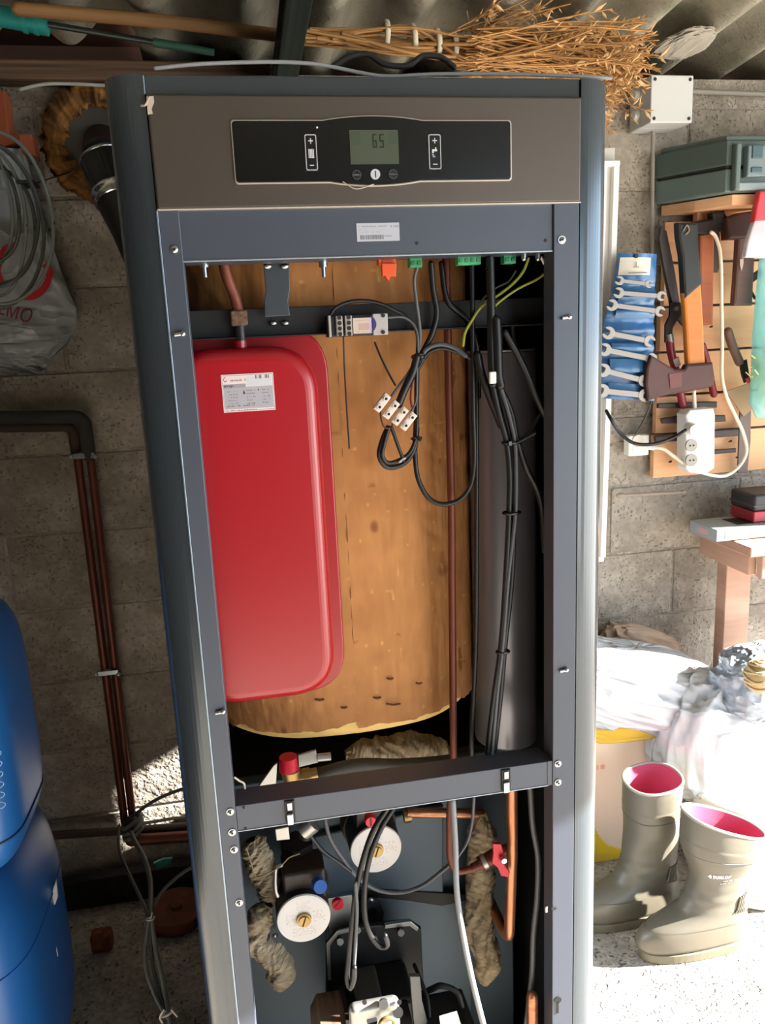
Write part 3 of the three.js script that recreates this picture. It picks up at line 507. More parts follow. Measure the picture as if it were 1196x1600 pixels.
cable('yellow-green earth wire bowing from the right screws to the rail', [[826, 404], [818, 424], [800, 445], [775, 464], [752, 480], [738, 500], [727, 520], [724, 540]], [1.04, 1.06], 0.002, M.yellowGreen);
cable('lower yellow-green earth wire ending by the thick black cable', [[858, 422], [840, 436], [812, 450], [788, 466], [774, 478], [768, 488]], [1.035, 1.045], 0.0016, M.yellowGreen);
cable('short dark green wire behind the earth wires', [[806, 424], [795, 440], [775, 450], [758, 464], [750, 474]], [1.05, 1.06], 0.0014, S(0x3d4434, 0.5));
for (const [x, l] of [[819, 'left'], [841, 'middle']]) { const p = W(x, 398, 1.03); solo('screw_terminal', [cyl(V(p.x, p.y + 0.015, p.z), V(p.x, p.y - 0.004, p.z), 0.004), new THREE.SphereGeometry(0.0035, 10, 8).translate(p.x, p.y - 0.005, p.z)], M.screw, `${l === 'left' ? 'bright metal screw stud under the header above the earth wires' : 'second metal screw stud under the header nearer the right post'}`, 'screw'); }
cable('stripped wire end with a bright tip under the right of the header', [[846, 402], [851, 412], [858, 424]], 1.035, 0.0018, M.cableWhite);
solo('wire_ferrule', [box(0.009, 0.016, 0.006, ...W(770, 590, 1.03).toArray(), 0.0015)], M.white, 'small white wire marker on the black cables by the cylinder', 'wire marker');
for (const [x, y, w, l] of [[800, 691, 0.013, 'black cable tie with bright ends where the cables fork'], [800, 801, 0.012, 'black cable tie around the bundle half-way down the cylinder'], [786, 1018, 0.009, 'black cable tie around the bundle near the bottom of the cylinder']]) {
  const p = W(x, y, 1.046), g = [new THREE.TorusGeometry(w, 0.0022, 8, 28).rotateX(Math.PI / 2).scale(1, 1, 0.7).translate(p.x, p.y, p.z)]; if (y < 700) g.push(box(0.006, 0.007, 0.005, p.x - 0.006, p.y, p.z + 0.009, 0.001), tube([V(p.x + 0.004, p.y, p.z + 0.009), V(p.x + 0.03, p.y + 0.012, p.z + 0.012)], 0.002));
  solo('cable_tie', g, PH(0x131415, 0.25), l, 'cable tie');
}
// ---- copper pipes ----
solo('copper_pipe', pipe([V(W(697, 430, 1.11).x, 1.66, -0.105), W(706, 800, 1.1), W(709, 1190, 1.1), W(703, 1270, 1.1), W(703, 1340, 1.1), W(712, 1364, 1.1), W(738, 1357, 1.1)], 0.0058, 0.02), M.copperDull, 'long thin copper pipe running down the front of the foam tank', 'pipe');
solo('copper_pipe', pipe([W(800, 1215, 1.09), W(801, 1330, 1.09), W(796, 1462, 1.09), W(789, 1458, 1.12), W(765, 1405, 1.22)], 0.0092, 0.012), M.copperBright, 'bright wide copper pipe at the right that turns back at the bottom', 'pipe');
{ const t = thing('copper_pipe', 'short horizontal copper pipe with a brass nut below the crossbar', 'pipe'); const a = W(636, 1270, 1.2), b = W(755, 1271, 1.2); mesh('tube', cyl(a, b, 0.0085), M.copperBright, t); mesh('nut', cyl(W(631, 1276, 1.2), W(642, 1274, 1.2), 0.0115, 0.0115, 6), M.brass, t); rebase(t); }
// ---- boiler body behind ----
{
  const t = thing('boiler_core', 'dark blue-grey steel boiler shell in the lower part of the cabinet', 'boiler');
  mesh('front_plate', span(XL + 0.015, XR - 0.05, 0.04, 0.70, -0.30, -0.27, 0.004), M.boilerSteel, t);
  mesh('casing', span(XL + 0.012, XR - 0.047, 0.04, 0.69, -0.83, -0.3, 0.006), M.inner, t);
  const c0 = flat([[450, 1318], [640, 1270], [690, 1260], [690, 1390], [640, 1400], [560, 1385], [470, 1400]], 1.262, 0.012, 0.003); mesh('access_cover', c0, M.boilerSteel, t);
  mesh('joint_strip', flat([[560, 1386], [640, 1392], [735, 1396], [735, 1402], [690, 1412], [640, 1404], [560, 1396]], 1.258, 0.01, 0.002), M.dark, t);
  mesh('door_plate', flat([[512, 1414], [640, 1394], [735, 1398], [735, 1600], [640, 1640], [512, 1640]], 1.262, 0.01, 0.003), M.boilerSteel, t);
  const br = mesh('bracket', flat([[511, 1404], [549, 1398], [552, 1440], [542, 1456], [520, 1458], [509, 1430]], 1.20, 0.004, 0.001), M.aluminium, t);
  mesh('red_stud', [new THREE.CylinderGeometry(0.0098, 0.0105, 0.008, 24).rotateX(Math.PI / 2).translate(...W(528, 1412, 1.195).toArray())], M.redPlastic, br);
  mesh('stud_slot', box(0.016, 0.0022, 0.001, 0, 0, 0, 0.0004).rotateZ(0.8).translate(...W(528, 1412, 1.1905).toArray()), S(0x6a0a18, 0.6), br);
  const br2 = mesh('bracket', flat([[571, 1408], [592, 1403], [600, 1425], [597, 1440], [574, 1444], [561, 1436]], 1.235, 0.004, 0.001), M.cabinet, t); mesh('bracket_hole', new THREE.CylinderGeometry(0.008, 0.008, 0.002, 20).rotateX(Math.PI / 2).translate(...W(582, 1424, 1.232).toArray()), M.dark, br2);
  mesh('bolt', new THREE.SphereGeometry(0.006, 12, 8).scale(1, 1, 0.6).translate(...W(580, 1407, 1.23).toArray()), M.screw, t);
  for (const [x, y] of [[365, 1412], [427, 1462], [731, 1390]]) mesh('bolt', new THREE.SphereGeometry(0.005, 12, 8).scale(1, 1, 0.6).translate(...W(x + 3, y, 1.255).toArray()), M.screw, t);
  rebase(t);
}
// ---- circulation pumps ----
function pump(x, y, d, label, boxy) {
  const t = thing('circulator_pump', label, 'pump'), p = W(x, y, d), z = p.z;
  const motor = S(0x2a2322, 0.5, 0.2);
  mesh('face_disc', cyl(V(p.x, p.y, z - 0.002), V(p.x, p.y, z + 0.001), 0.0435, 0.0425, 56), S(0xd9d7d2, 0.5), t);
  const face = new THREE.CircleGeometry(0.041, 48).translate(p.x, p.y, z + 0.0013);
  mesh('face_print', face, S(0xffffff, 0.5, 0, { map: canvasTex(256, 256, (c) => { c.fillStyle = '#d6d2ce'; c.fillRect(0, 0, 256, 256); for (let k = 0; k < 6; k++) { scribble(c, 96, 30 + k * 8, 60, 4, 5 + k, '#a8a6a4'); scribble(c, 40, 96 + k * 11, 46, 6, 9 + k, '#b5a8a4'); scribble(c, 176, 92 + k * 11, 52, 6, 19 + k, k % 2 ? '#c09a8c' : '#a8a6a4'); scribble(c, 70, 176 + k * 8, 110, 4, 29 + k, '#b09a94'); } }) }), t);
  const sc = mesh('vent_screw', [cyl(V(p.x, p.y, z), V(p.x, p.y, z + 0.006), 0.0125, 0.0115, 28), cyl(V(p.x, p.y, z + 0.006), V(p.x, p.y, z + 0.0085), 0.009, 0.0085, 24)], M.brass, t);
  mesh('screw_slot', box(0.0022, 0.0165, 0.001, 0, 0, 0, 0.0004).rotateZ(-0.35).translate(p.x, p.y, z + 0.0088), M.iron, sc);
  mesh('motor', [cyl(V(p.x, p.y, z - 0.065), V(p.x, p.y, z - 0.002), 0.044, 0.0435, 40), cyl(V(p.x, p.y, z - 0.085), V(p.x, p.y, z - 0.062), 0.05, 0.047, 40)], motor, t);
  if (boxy) {
    mesh('terminal_box', box(0.07, 0.055, 0.06, p.x + 0.006, p.y + 0.045, z - 0.045, 0.006), motor, t);
    mesh('blue_cap', cyl(W(501, 1386, 1.1), W(497, 1380, 1.12), 0.0105, 0.011, 20), S(0x1d55a6, 0.45), t);
    mesh('bracket_tab', tube([W(440, 1352, 1.13), W(432, 1356, 1.125), W(430, 1372, 1.12), W(431, 1392, 1.115), W(434, 1400, 1.115)], 0.003), M.aluminium, t);
  } else mesh('terminal_box', box(0.05, 0.05, 0.05, p.x - 0.005, p.y + 0.05, z - 0.04, 0.006), M.blackPlastic, t);
  mesh('volute', [cyl(V(p.x, p.y - 0.055, z - 0.082), V(p.x, p.y + 0.075, z - 0.082), 0.024, 0.024, 28), cyl(V(p.x, p.y + 0.07, z - 0.082), V(p.x, p.y + 0.085, z - 0.082), 0.03, 0.03, 6)], M.iron, t);
  rebase(t);
}
pump(475, 1435, 1.115, 'brown circulation pump with white face disc and blue cap, left of the red stud', true);
pump(588, 1327, 1.155, 'circulation pump with white face disc right under the crossbar', false);
{ const t = thing('red_knob', 'small red knob peeking out under the crossbar above the upper pump', 'knob'); const p = W(578, 1278, 1.13); mesh('cap', cyl(p, V(p.x, p.y, p.z + 0.012), 0.0095, 0.0085, 20), M.redPlastic, t); mesh('slot', box(0.003, 0.014, 0.001, p.x, p.y, p.z + 0.0122, 0.0004), S(0x5a0712, 0.6), t); mesh('stem', cyl(p, V(p.x, p.y + 0.004, p.z - 0.05), 0.006), M.brass, t); rebase(t); }
{ // fittings behind and above the crossbar at the left
  const t = thing('safety_valve', 'brass safety valve with a red cap behind the left of the crossbar', 'valve');
  const p = W(452, 1203, 1.09); mesh('red_cap', [cyl(V(p.x, p.y, p.z), V(p.x, p.y + 0.022, p.z), 0.0145, 0.0135, 24)], M.redPlastic, t);
  mesh('body', [cyl(V(p.x + 0.003, p.y - 0.02, p.z), V(p.x + 0.002, p.y, p.z), 0.012, 0.015, 20), cyl(V(p.x, p.y - 0.016, p.z), V(p.x + 0.042, p.y - 0.012, p.z), 0.009, 0.009, 18), cyl(V(p.x + 0.02, p.y - 0.015, p.z), V(p.x + 0.032, p.y - 0.013, p.z), 0.0125, 0.0125, 6)], M.brass, t);
  mesh('lever', [flat([[467, 1180], [493, 1172], [496, 1190], [468, 1197]], 1.085, 0.004), cyl(W(496, 1184, 1.085), W(517, 1182, 1.085), 0.006)], M.aluminium, t);
  rebase(t);
}
solo('metal_plate', flat([[403, 1231], [428, 1196], [433, 1192], [430, 1230]], 1.12, 0.004), M.aluminium, 'tilted bare metal plate left of the red-capped valve', 'plate');
cable('dark hose running along behind the crossbar', [[478, 1222], [515, 1206], [560, 1196], [620, 1196], [680, 1192], [735, 1185]], [1.1, 1.16], 0.011, S(0x2d2a27, 0.6), { kind: 'hose', cat: 'hose' });
cable('thin curled white wire at the left end of the crossbar', [[367, 1215], [374, 1220], [381, 1224], [383, 1232]], 1.03, 0.0014, M.cableWhite);
{ // pipe fitting under the crossbar at left
  const t = thing('pipe_union', 'metal pipe union with a bracket under the left latch', 'fitting'); const p = W(478, 1294, 1.13);
  mesh('union_nut', [cyl(V(p.x - 0.005, p.y - 0.006, p.z), V(p.x + 0.012, p.y + 0.008, p.z), 0.014, 0.016, 8)], M.aluminium, t);
  mesh('tab', flat([[431, 1296], [450, 1292], [452, 1310], [433, 1312]], 1.12, 0.003), M.aluminium, t);
  mesh('pipe', cyl(V(p.x, p.y - 0.03, p.z - 0.02), V(p.x + 0.006, p.y + 0.06, p.z - 0.02), 0.011), M.iron, t); rebase(t);
}
// wool strips
function wool(label, pts, d, r, k = 1, name = 'insulation_strip') {
  const c = new THREE.CatmullRomCurve3(pts.map((p) => W(p[0], p[1], p[2] ?? d))), N = 70, fr = c.computeFrenetFrames(N, false), sd = Math.floor(rnd() * 1000);
  const g = sheet(40, N, (u, v) => { const i = Math.round(v * N), p = c.getPointAt(v), a = u * 6.28318, e = r * (0.6 + 0.8 * fbm(Math.cos(a) * 2 + 5, v * 14 + Math.sin(a) * 2, sd, 4)) * (0.35 + 0.65 * Math.min(1, Math.min(v, 1 - v) * 9)); return p.clone().addScaledVector(fr.normals[i], Math.cos(a) * e * k).addScaledVector(fr.binormals[i], Math.sin(a) * e); }, true);
  return solo(name, g, M.wool, label, 'insulation');
}
wool('tall grey-brown mineral wool strip between the valve and the copper pipe', [[752, 1268], [754, 1310], [748, 1345], [752, 1400], [748, 1450], [760, 1490], [758, 1535]], 1.2, 0.024);
wool('dirty mineral wool hanging beside the left pump', [[393, 1312], [405, 1345], [420, 1380], [428, 1405]], 1.18, 0.023);
wool('twisted mineral wool strip at the lower left of the boiler', [[420, 1412], [404, 1440], [400, 1470], [420, 1490], [440, 1510], [436, 1545]], 1.16, 0.021);
wool('greyish mineral wool lying on top of the boiler body', [[540, 1180], [590, 1176], [630, 1166], [670, 1172], [705, 1184]], 1.24, 0.024);
{ // isolating valve with red butterfly handle
  const t = thing('ball_valve', 'brass isolating valve with a red butterfly handle beside the wide copper pipe', 'valve');
  const a = W(738, 1357, 1.1), b = W(796, 1325, 1.1);
  mesh('body', [cyl(a, a.clone().lerp(b, 0.35), 0.0075), cyl(a.clone().lerp(b, 0.2), a.clone().lerp(b, 0.32), 0.0125, 0.0125, 6), cyl(a.clone().lerp(b, 0.32), a.clone().lerp(b, 0.75), 0.011, 0.013), cyl(a.clone().lerp(b, 0.72), b, 0.009)], M.copperDull, t);
  mesh('nut', cyl(a.clone().lerp(b, 0.28), a.clone().lerp(b, 0.38), 0.013, 0.013, 6), M.aluminium, t);
  mesh('handle', flat([[771, 1318], [782, 1319], [785, 1330], [781, 1340], [788, 1352], [795, 1362], [793, 1368], [784, 1366], [779, 1354], [770, 1346], [772, 1332]], 1.075, 0.006, 0.0015), M.redPlastic, t);
  const p = W(786, 1341, 1.07); mesh('handle_screw', cyl(p, V(p.x, p.y, p.z + 0.008), 0.006, 0.005, 6), M.screw, t); rebase(t);
}
// ---- lower cables ----
cable('left of two black cables arching over the upper pump, stripped tip', [[606, 1262], [585, 1295], [570, 1335], [557, 1390], [551, 1440], [545, 1500], [543, 1532], [547, 1544], [553, 1530], [554, 1512]], [1.03, 1.0], 0.0042, M.cable);
cable('right of two black cables arching over the upper pump', [[618, 1258], [598, 1290], [578, 1340], [570, 1390], [572, 1440], [582, 1466], [596, 1480], [605, 1478], [602, 1462]], [1.04, 1.02], 0.0042, M.cable);
cable('inner strand of the long hanging cable loop', [[556, 1380], [558, 1420], [556, 1470], [553, 1515]], 1.012, 0.0028, M.cableGrey);
cable('silvery grey cable running down past the burner to the floor', [[708, 1252], [712, 1320], [714, 1390], [722, 1450], [738, 1530], [758, 1610]], [1.06, 1.0], 0.0047, M.cableSilver);
cable('slim grey cable joining the silvery one from the right', [[741, 1246], [738, 1285], [730, 1316], [716, 1338]], 1.06, 0.0026, M.cableGrey);
cable('grey cable hanging along the right inner side of the cabinet', [[829, 1230], [833, 1290], [841, 1340], [840, 1400], [834, 1460], [832, 1520], [822, 1610]], 1.06, 0.0048, M.cableGrey);
cable('black cable sagging between the upper pump and the copper pipe', [[508, 1280], [516, 1310], [536, 1342], [562, 1374], [595, 1392], [630, 1394], [660, 1384], [690, 1362], [702, 1352]], [1.14, 1.12], 0.0035, M.cableGrey);
cable('black cable crossing from the left fitting to the white disc', [[484, 1304], [505, 1330], [530, 1348], [548, 1362]], 1.13, 0.003, M.cable);
cable('thin brown wire lying over the left pump', [[468, 1334], [452, 1340], [440, 1352], [420, 1364], [400, 1370], [393, 1350], [385, 1325]], [1.1, 1.13], 0.0011, S(0x8a7a5a, 0.6));
// ---- burner ----
{
  const t = thing('oil_burner', 'dark oil burner with rusty side housing and bolted grey cover at the bottom', 'burner');
  mesh('mount_flange', flat([[512, 1474], [528, 1456], [560, 1448], [640, 1440], [655, 1450], [660, 1560], [640, 1640], [512, 1640]], 1.18, 0.012, 0.003), M.dark, t);
  mesh('flange_lip', flat([[511, 1474], [527, 1455], [549, 1450], [549, 1454], [529, 1459], [515, 1476], [517, 1530], [514, 1530]], 1.172, 0.004), M.aluminium, t);
  mesh('flange_lip', flat([[602, 1444], [641, 1438], [653, 1448], [651, 1452], [640, 1444], [602, 1448]], 1.172, 0.008), M.aluminium, t);
  for (const [x, y] of [[532, 1470], [559, 1452], [627, 1456], [585, 1466]]) mesh('bolt', cyl(W(x, y, 1.172), W(x, y + 2, 1.155), 0.0065, 0.006, 6), M.aluminium, t);
  const c = W(586, 1640, 1.07);
  mesh('fan_housing', [cyl(V(c.x - 0.086, c.y, c.z), V(c.x - 0.046, c.y, c.z), 0.093, 0.093, 48), cyl(V(c.x - 0.098, c.y, c.z), V(c.x - 0.086, c.y, c.z), 0.076, 0.093, 48)], M.rust, t);
  mesh('housing_rim', [cyl(V(c.x - 0.047, c.y, c.z), V(c.x - 0.041, c.y, c.z), 0.097, 0.097, 48)], M.iron, t);
  mesh('motor_body', [cyl(V(c.x - 0.042, c.y, c.z), V(c.x + 0.06, c.y, c.z), 0.078, 0.07, 40), box(0.11, 0.05, 0.09, c.x + 0.02, c.y + 0.045, c.z - 0.06, 0.01)], M.blackPlastic, t);
  mesh('air_tube', box(0.045, 0.035, 0.1, c.x - 0.004, c.y + 0.075, c.z - 0.03, 0.006), S(0x34332f, 0.5), t);
  const f = W(588, 1610, 1.0), cover = mesh('end_cover', box(0.078, 0.09, 0.02, f.x, f.y, f.z - 0.01, 0.014), M.aluminium, t); cover.userData.label = 'bolted light grey metal cover';
  for (const [x, y] of [[570, 1566], [624, 1566], [600, 1570]]) mesh('bolt', cyl(W(x, y, 1.0), W(x, y, 0.992), x === 600 ? 0.009 : 0.004, x === 600 ? 0.007 : 0.0035, x === 600 ? 24 : 6), x === 600 ? M.screw : M.iron, t);
  mesh('nozzle_ring', [new THREE.TorusGeometry(0.011, 0.003, 10, 28).translate(...W(605, 1600, 0.99).toArray())], M.brass, t);
  for (const [x, y] of [[582, 1596], [622, 1582]]) mesh('cover_slot', cyl(W(x, y, 1.0), W(x, y, 0.997), 0.008), M.dark, t);
  mesh('side_bracket', flat([[641, 1524], [655, 1524], [658, 1560], [668, 1600], [648, 1610], [644, 1560]], 1.05, 0.008), S(0x5c5e5c, 0.45, 0.5), t);
  const cb = mesh('control_box', box(0.075, 0.06, 0.08, W(705, 1600, 1.05).x - 0.004, W(705, 1600, 1.05).y - 0.012, -0.06, 0.004), M.blackPlastic, t);
  mesh('label', flat([[687, 1588], [714, 1580], [722, 1604], [690, 1614]], 1.007, 0.001, 0), S(0xb5b8b4, 0.5), cb);
  mesh('hose', tube([W(662, 1552, 1.1), W(676, 1545, 1.09), W(690, 1540, 1.08), W(714, 1550, 1.07), W(722, 1572, 1.06)], 0.005), M.dark, t);
  mesh('hose', tube([W(648, 1508, 1.13), W(655, 1525, 1.1), W(668, 1560, 1.07), W(672, 1600, 1.05)], 0.0035), M.dark, t);
  rebase(t);
}
{ const p = W(832, 1560, 1.04); solo('copper_stub', [cyl(V(p.x, p.y - 0.06, p.z), V(p.x, p.y + 0.0, p.z), 0.0095, 0.0095), new THREE.SphereGeometry(0.0095, 18, 10, 0, 6.3, 0, 1.57).scale(1, 1.5, 1).translate(p.x, p.y, p.z)], M.copperBright, 'shiny copper pipe end rising at the lower right of the cabinet', 'pipe'); }

// ================= LEFT OF THE CABINET =================
// crumpled bag surfaces: a closed lumpy shell
function bagSurface(outline, d, thick, s, fold = 0.012) {   // outline(v) -> [leftPx, rightPx, yPx]
  return (u, v) => {
    const [x0, x1, y] = outline(v), a = u * Math.PI * 2, k = Math.cos(a), f = Math.sin(a), p = W((x0 + x1) / 2 + (x1 - x0) / 2 * k, y, d), t = Math.sin(Math.PI * Math.min(1, Math.max(0.04, v)));
    const n = fold * (fbm(u * 7 + v * 2, v * 5, s, 4) - 0.5) * 2 + fold * 0.8 * Math.abs(fbm(u * 12 + v * 3, v * 3, s + 4, 2) - 0.5);
    p.z += f * (thick * (0.3 + 0.7 * t)) + n * (f > 0 ? 1 : 0.4); return p;
  };
}
{
  const t = thing('plastic_bag', 'hanging translucent white plastic bag with red emblem and dark red lettering behind the coil', 'bag');
  const key = [[-40, 40, 235], [-70, 58, 300], [-90, 78, 370], [-95, 98, 430], [-95, 120, 480], [-92, 121, 510], [-85, 106, 536], [-70, 84, 556], [-30, 74, 572], [58, 70, 585]];
  const ol = (v) => { const q = v * (key.length - 1), i = Math.min(key.length - 2, Math.floor(q)), f = q - i; const g = f * f * (3 - 2 * f) * 0.5 + f * 0.5; return key[i].map((e, k) => e + (key[i + 1][k] - e) * g); };
  const sf = bagSurface(ol, 1.93, 0.04, 12, 0.026);
  mesh('film', sheet(90, 70, (u, v) => sf(u, v), true), PH(0xa3a9aa, 0.3, 0, { bumpMap: crumple, bumpScale: 0.02, transmission: 0.12, thickness: 0, side: THREE.DoubleSide }), t);
  const find = (px, py) => { // front of the bag at a photo point
    let v = 0; for (let k = 0; k < key.length - 1; k++) if (py >= key[k][2] && py <= key[k + 1][2]) v = (k + (py - key[k][2]) / (key[k + 1][2] - key[k][2])) / (key.length - 1);
    const [a, b] = ol(v), u = Math.acos(Math.max(-0.98, Math.min(0.98, (px - (a + b) / 2) / ((b - a) / 2)))) / (2 * Math.PI); const p = sf(u, v); p.z += 0.003; return p; };
  const cx0 = -10, cx1 = 100, cy0 = 380, cy1 = 530;
  mesh('print', sheet(28, 36, (u, v) => find(cx0 + u * (cx1 - cx0), cy1 + v * (cy0 - cy1))), S(0xffffff, 0.4, 0, { side: THREE.DoubleSide, transparent: true, map: canvasTex(330, 450, (c) => {
    c.clearRect(0, 0, 330, 450); c.strokeStyle = '#c01c2c'; c.lineWidth = 30; c.beginPath(); c.arc(150, 130, 110, 2.4, 4.4); c.stroke(); c.beginPath(); c.arc(180, 155, 95, -0.7, 1.8); c.stroke();
    c.fillStyle = '#8c1f3c'; c.save(); c.translate(48, 305); c.rotate(0.24); c.font = '76px sans-serif'; c.fillText('EMO', 0, 30); c.strokeStyle = '#6a6f74'; c.lineWidth = 3; c.beginPath(); c.moveTo(0, 66); c.lineTo(170, 66); c.stroke(); c.restore(); }) }), t);
  rebase(t);
}
{
  const t = thing('cable_coil', 'coil of thin grey cable hung on the wall before the white bag', 'cable coil');
  const loops = [[-6, 340, 88, 135], [-10, 352, 76, 128], [-14, 335, 72, 112], [-16, 345, 56, 118], [-8, 350, 64, 92], [-20, 325, 50, 84], [-24, 318, 42, 100]];
  loops.forEach(([x, y, a, b], k) => {
    const pts = []; for (let i = 0; i <= 40; i++) { const q = i / 40 * Math.PI * 2; pts.push(W(x + a * Math.cos(q) * (1 + 0.03 * Math.sin(3 * q + k)) + 20 * Math.sin(q) * 0.5, y + b * Math.sin(q), 1.74 + 0.01 * k + 0.012 * Math.sin(2 * q + k))); }
    mesh('loop', new THREE.TubeGeometry(new THREE.CatmullRomCurve3(pts, true), 90, 0.0036, 8, true), S(k % 3 ? 0x474d4a : 0x747b76, 0.4), t);
  });
  mesh('binding', [box(0.034, 0.006, 0.06, ...W(44, 288, 1.8).toArray(), 0.002).rotateZ(0), cyl(W(50, 288, 1.8), W(112, 268, 1.95), 0.0012)], M.blackPlastic, t);
  rebase(t);
}
for (const [q, l] of [[[[-6, 150], [10, 150], [18, 215], [-6, 214]], 'broken orange brick at the left edge above the coil'], [[[-6, 218], [34, 216], [36, 222], [-6, 238]], 'thin orange brick piece under the broken one']]) solo('brick', flat(q, 1.93, 0.06, 0.003), S(0xb5683f, 0.9, 0, { map: blotch([0.65, 0.55, 0.5], [1, 0.95, 0.9], 140, 6) }), l, 'brick');
solo('brick', flat([[35, 217], [52, 216], [58, 246], [40, 240]], 1.92, 0.05, 0.003), S(0xa8573a, 0.9), 'small orange brick stub right of the thin piece', 'brick');
// flue hole with foam collar and chrome flue adaptor
{
  const t = thing('flue_collar', 'ring of lumpy yellow foam around the dark flue hole in the wall', 'flue seal'); const c = W(160, 224, 1.97);
  const g = sheet(220, 24, (u, v) => { const a = u * 6.28318, b = v * 6.28318, k = 0.013 + 0.028 * fbm(Math.cos(a) * 9 + 9, Math.sin(a) * 9 + v * 5, 6, 4), R = 0.1; return V(c.x + Math.cos(a) * (R + k * Math.cos(b)), c.y + Math.sin(a) * (R * 0.98 + k * Math.cos(b)), c.z + Math.sin(b) * k * 0.9 + 0.006 * fbm(a * 8, b * 4, 8, 2)); });
  mesh('foam_ring', g, S(0xc9c0b0, 0.85, 0, { map: blotch([0.2, 0.11, 0.04], [0.95, 0.70, 0.32], 141, 14) }), t);
  mesh('hole_plate', cyl(V(c.x, c.y, c.z - 0.01), V(c.x, c.y, c.z + 0.008), 0.088, 0.086, 40), S(0x4a4640, 0.8), t);
  rebase(t);
}
{
  const t = thing('flue_adaptor', 'dark chrome flue pipe with bright rings slanting behind the cabinet top', 'flue pipe'); const a = W(163, 250, 1.86), b = W(215, 400, 1.78);
  const dir = b.clone().sub(a), L = dir.length(), m = PH(0x3a3d3e, 0.18, 0.85), q = new THREE.Quaternion().setFromUnitVectors(V(0, -1, 0), dir.normalize());
  const lathe = (pts, mat, name) => mesh(name, new THREE.LatheGeometry(pts.map(([r, y]) => new THREE.Vector2(r, -y * L)).reverse(), 40).applyQuaternion(q).translate(a.x, a.y, a.z), mat, t);
  mesh('elbow', cyl(W(160, 224, 1.965), a, 0.04, 0.045, 30), M.blackPlastic, t); lathe([[0.046, -0.02], [0.05, 0], [0.05, 0.02], [0.047, 0.2], [0.046, 0.3], [0.049, 0.32]], m, 'flared_end'); lathe([[0.047, -0.02], [0.0515, -0.015], [0.0515, 0.01], [0.047, 0.015]], M.chrome, 'end_ring');
  lathe([[0.046, 0.31], [0.049, 0.32], [0.049, 0.35], [0.046, 0.36], [0.046, 0.4], [0.049, 0.41], [0.049, 0.43], [0.045, 0.44]], M.chrome, 'clamp_ring'); lathe([[0.045, 0.43], [0.043, 0.5], [0.035, 0.75], [0.028, 1.15]], M.blackPlastic, 'tapered_sleeve');
  rebase(t);
}
// heating pipes on the wall
for (const [x, xb, y, l, e] of [[118, 196, 712, 'left copper pipe of the pair clipped to the block wall', 9], [138, 209, 712, 'right copper pipe of the pair clipped to the block wall', 0]]) solo('heating_pipe', pipe([W(x + 3, y, 1.955), W(xb, 1292, 1.955)], 0.0098), M.copperDull, l, 'pipe');
solo('insulated_pipe', pipe([W(-30, 653, 1.95), W(131, 651, 1.95), W(139, 712, 1.95)], 0.0155, 0.025), S(0x3a3a37, 0.9), 'grey foam-wrapped pipe bending down above the right copper pipe', 'pipe');
solo('insulated_pipe', pipe([W(-30, 668, 1.965), W(113, 666, 1.965), W(120, 712, 1.965)], 0.0125, 0.02), S(0x45352c, 0.85), 'thin brown-grey wrapped pipe bending down above the left copper pipe', 'pipe');
function clamp(y, xs, label) { const t = thing('pipe_clip', label, 'pipe clip'); const a = W(xs[0] - 9, y, 1.945), b = W(xs[1] + 10, y, 1.945); mesh('bar', [box(b.x - a.x, 0.012, 0.004, (a.x + b.x) / 2, a.y, a.z + 0.006, 0.001), box(0.02, 0.014, 0.03, (a.x + b.x) / 2, a.y, a.z - 0.012, 0.002)], M.steelEdge, t); for (const p of [a, b]) mesh('clip_screw', new THREE.SphereGeometry(0.0055, 12, 8).translate(p.x, p.y, p.z + 0.008), M.screw, t); rebase(t); }
clamp(713, [121, 139], 'pipe clip where the wrapped pipes meet the copper ones'); clamp(1052, [160, 176], 'bright pipe clip half-way down the copper pair');
solo('floor_pipe', pipe([W(205, 1313, 1.93), W(420, 1298, 1.93)], 0.015), M.copperDull, 'thick horizontal copper pipe low on the wall behind the cabinet', 'pipe');
solo('floor_pipe', pipe([W(70, 1306, 1.955), W(420, 1283, 1.955)], 0.011), S(0x4b3d36, 0.8), 'thin dark horizontal pipe just above the thick one', 'pipe');
solo('wall_foot_strip', boxUV(span(-0.9, -0.13, 0.0, 0.085, -0.985, -0.95, 0.004)), M.darkBlock, 'dark strip along the foot of the left wall', 'board');  // plain strip, darker than the blocks above it
{
  const t = thing('pipe_joint', 'knot of fittings where the copper pair meets the floor pipes', 'fitting'); const p = W(205, 1290, 1.93);
  mesh('elbow', [new THREE.SphereGeometry(0.03, 20, 14).scale(0.8, 1.2, 0.9).translate(p.x, p.y - 0.01, p.z)], S(0x3f3a36, 0.7), t);
  for (let k = 0; k < 3; k++) mesh('wrap', new THREE.TorusGeometry(0.027, 0.006, 8, 26).rotateX(1.4 + k * 0.1).rotateZ(0.5).translate(p.x + 0.004, p.y + 0.012 - k * 0.014, p.z), S(0x76736d, 0.8), t);
  rebase(t);
}
cable('grey cable from the pipe joint up to the cabinet across the sun patch', [[207, 1275], [240, 1252], [265, 1240], [300, 1228]], 1.93, 0.0045, M.cableGrey);
cable('pale grey cable running from the pipe joint right along the wall', [[212, 1288], [240, 1284], [270, 1279], [310, 1277]], 1.92, 0.0045, S(0x8a8a86, 0.5));
cable('thin cable from the joint down the left side to the string tie', [[186, 1290], [186, 1325], [197, 1355], [216, 1395], [233, 1432]], [1.92, 1.45], 0.0036, S(0x5b5c58, 0.6));
cable('thick cable from the joint curving right to the string tie', [[205, 1300], [211, 1315], [225, 1340], [234, 1370], [236, 1400], [235, 1432]], [1.9, 1.45], 0.0056, S(0x6a6a65, 0.6));
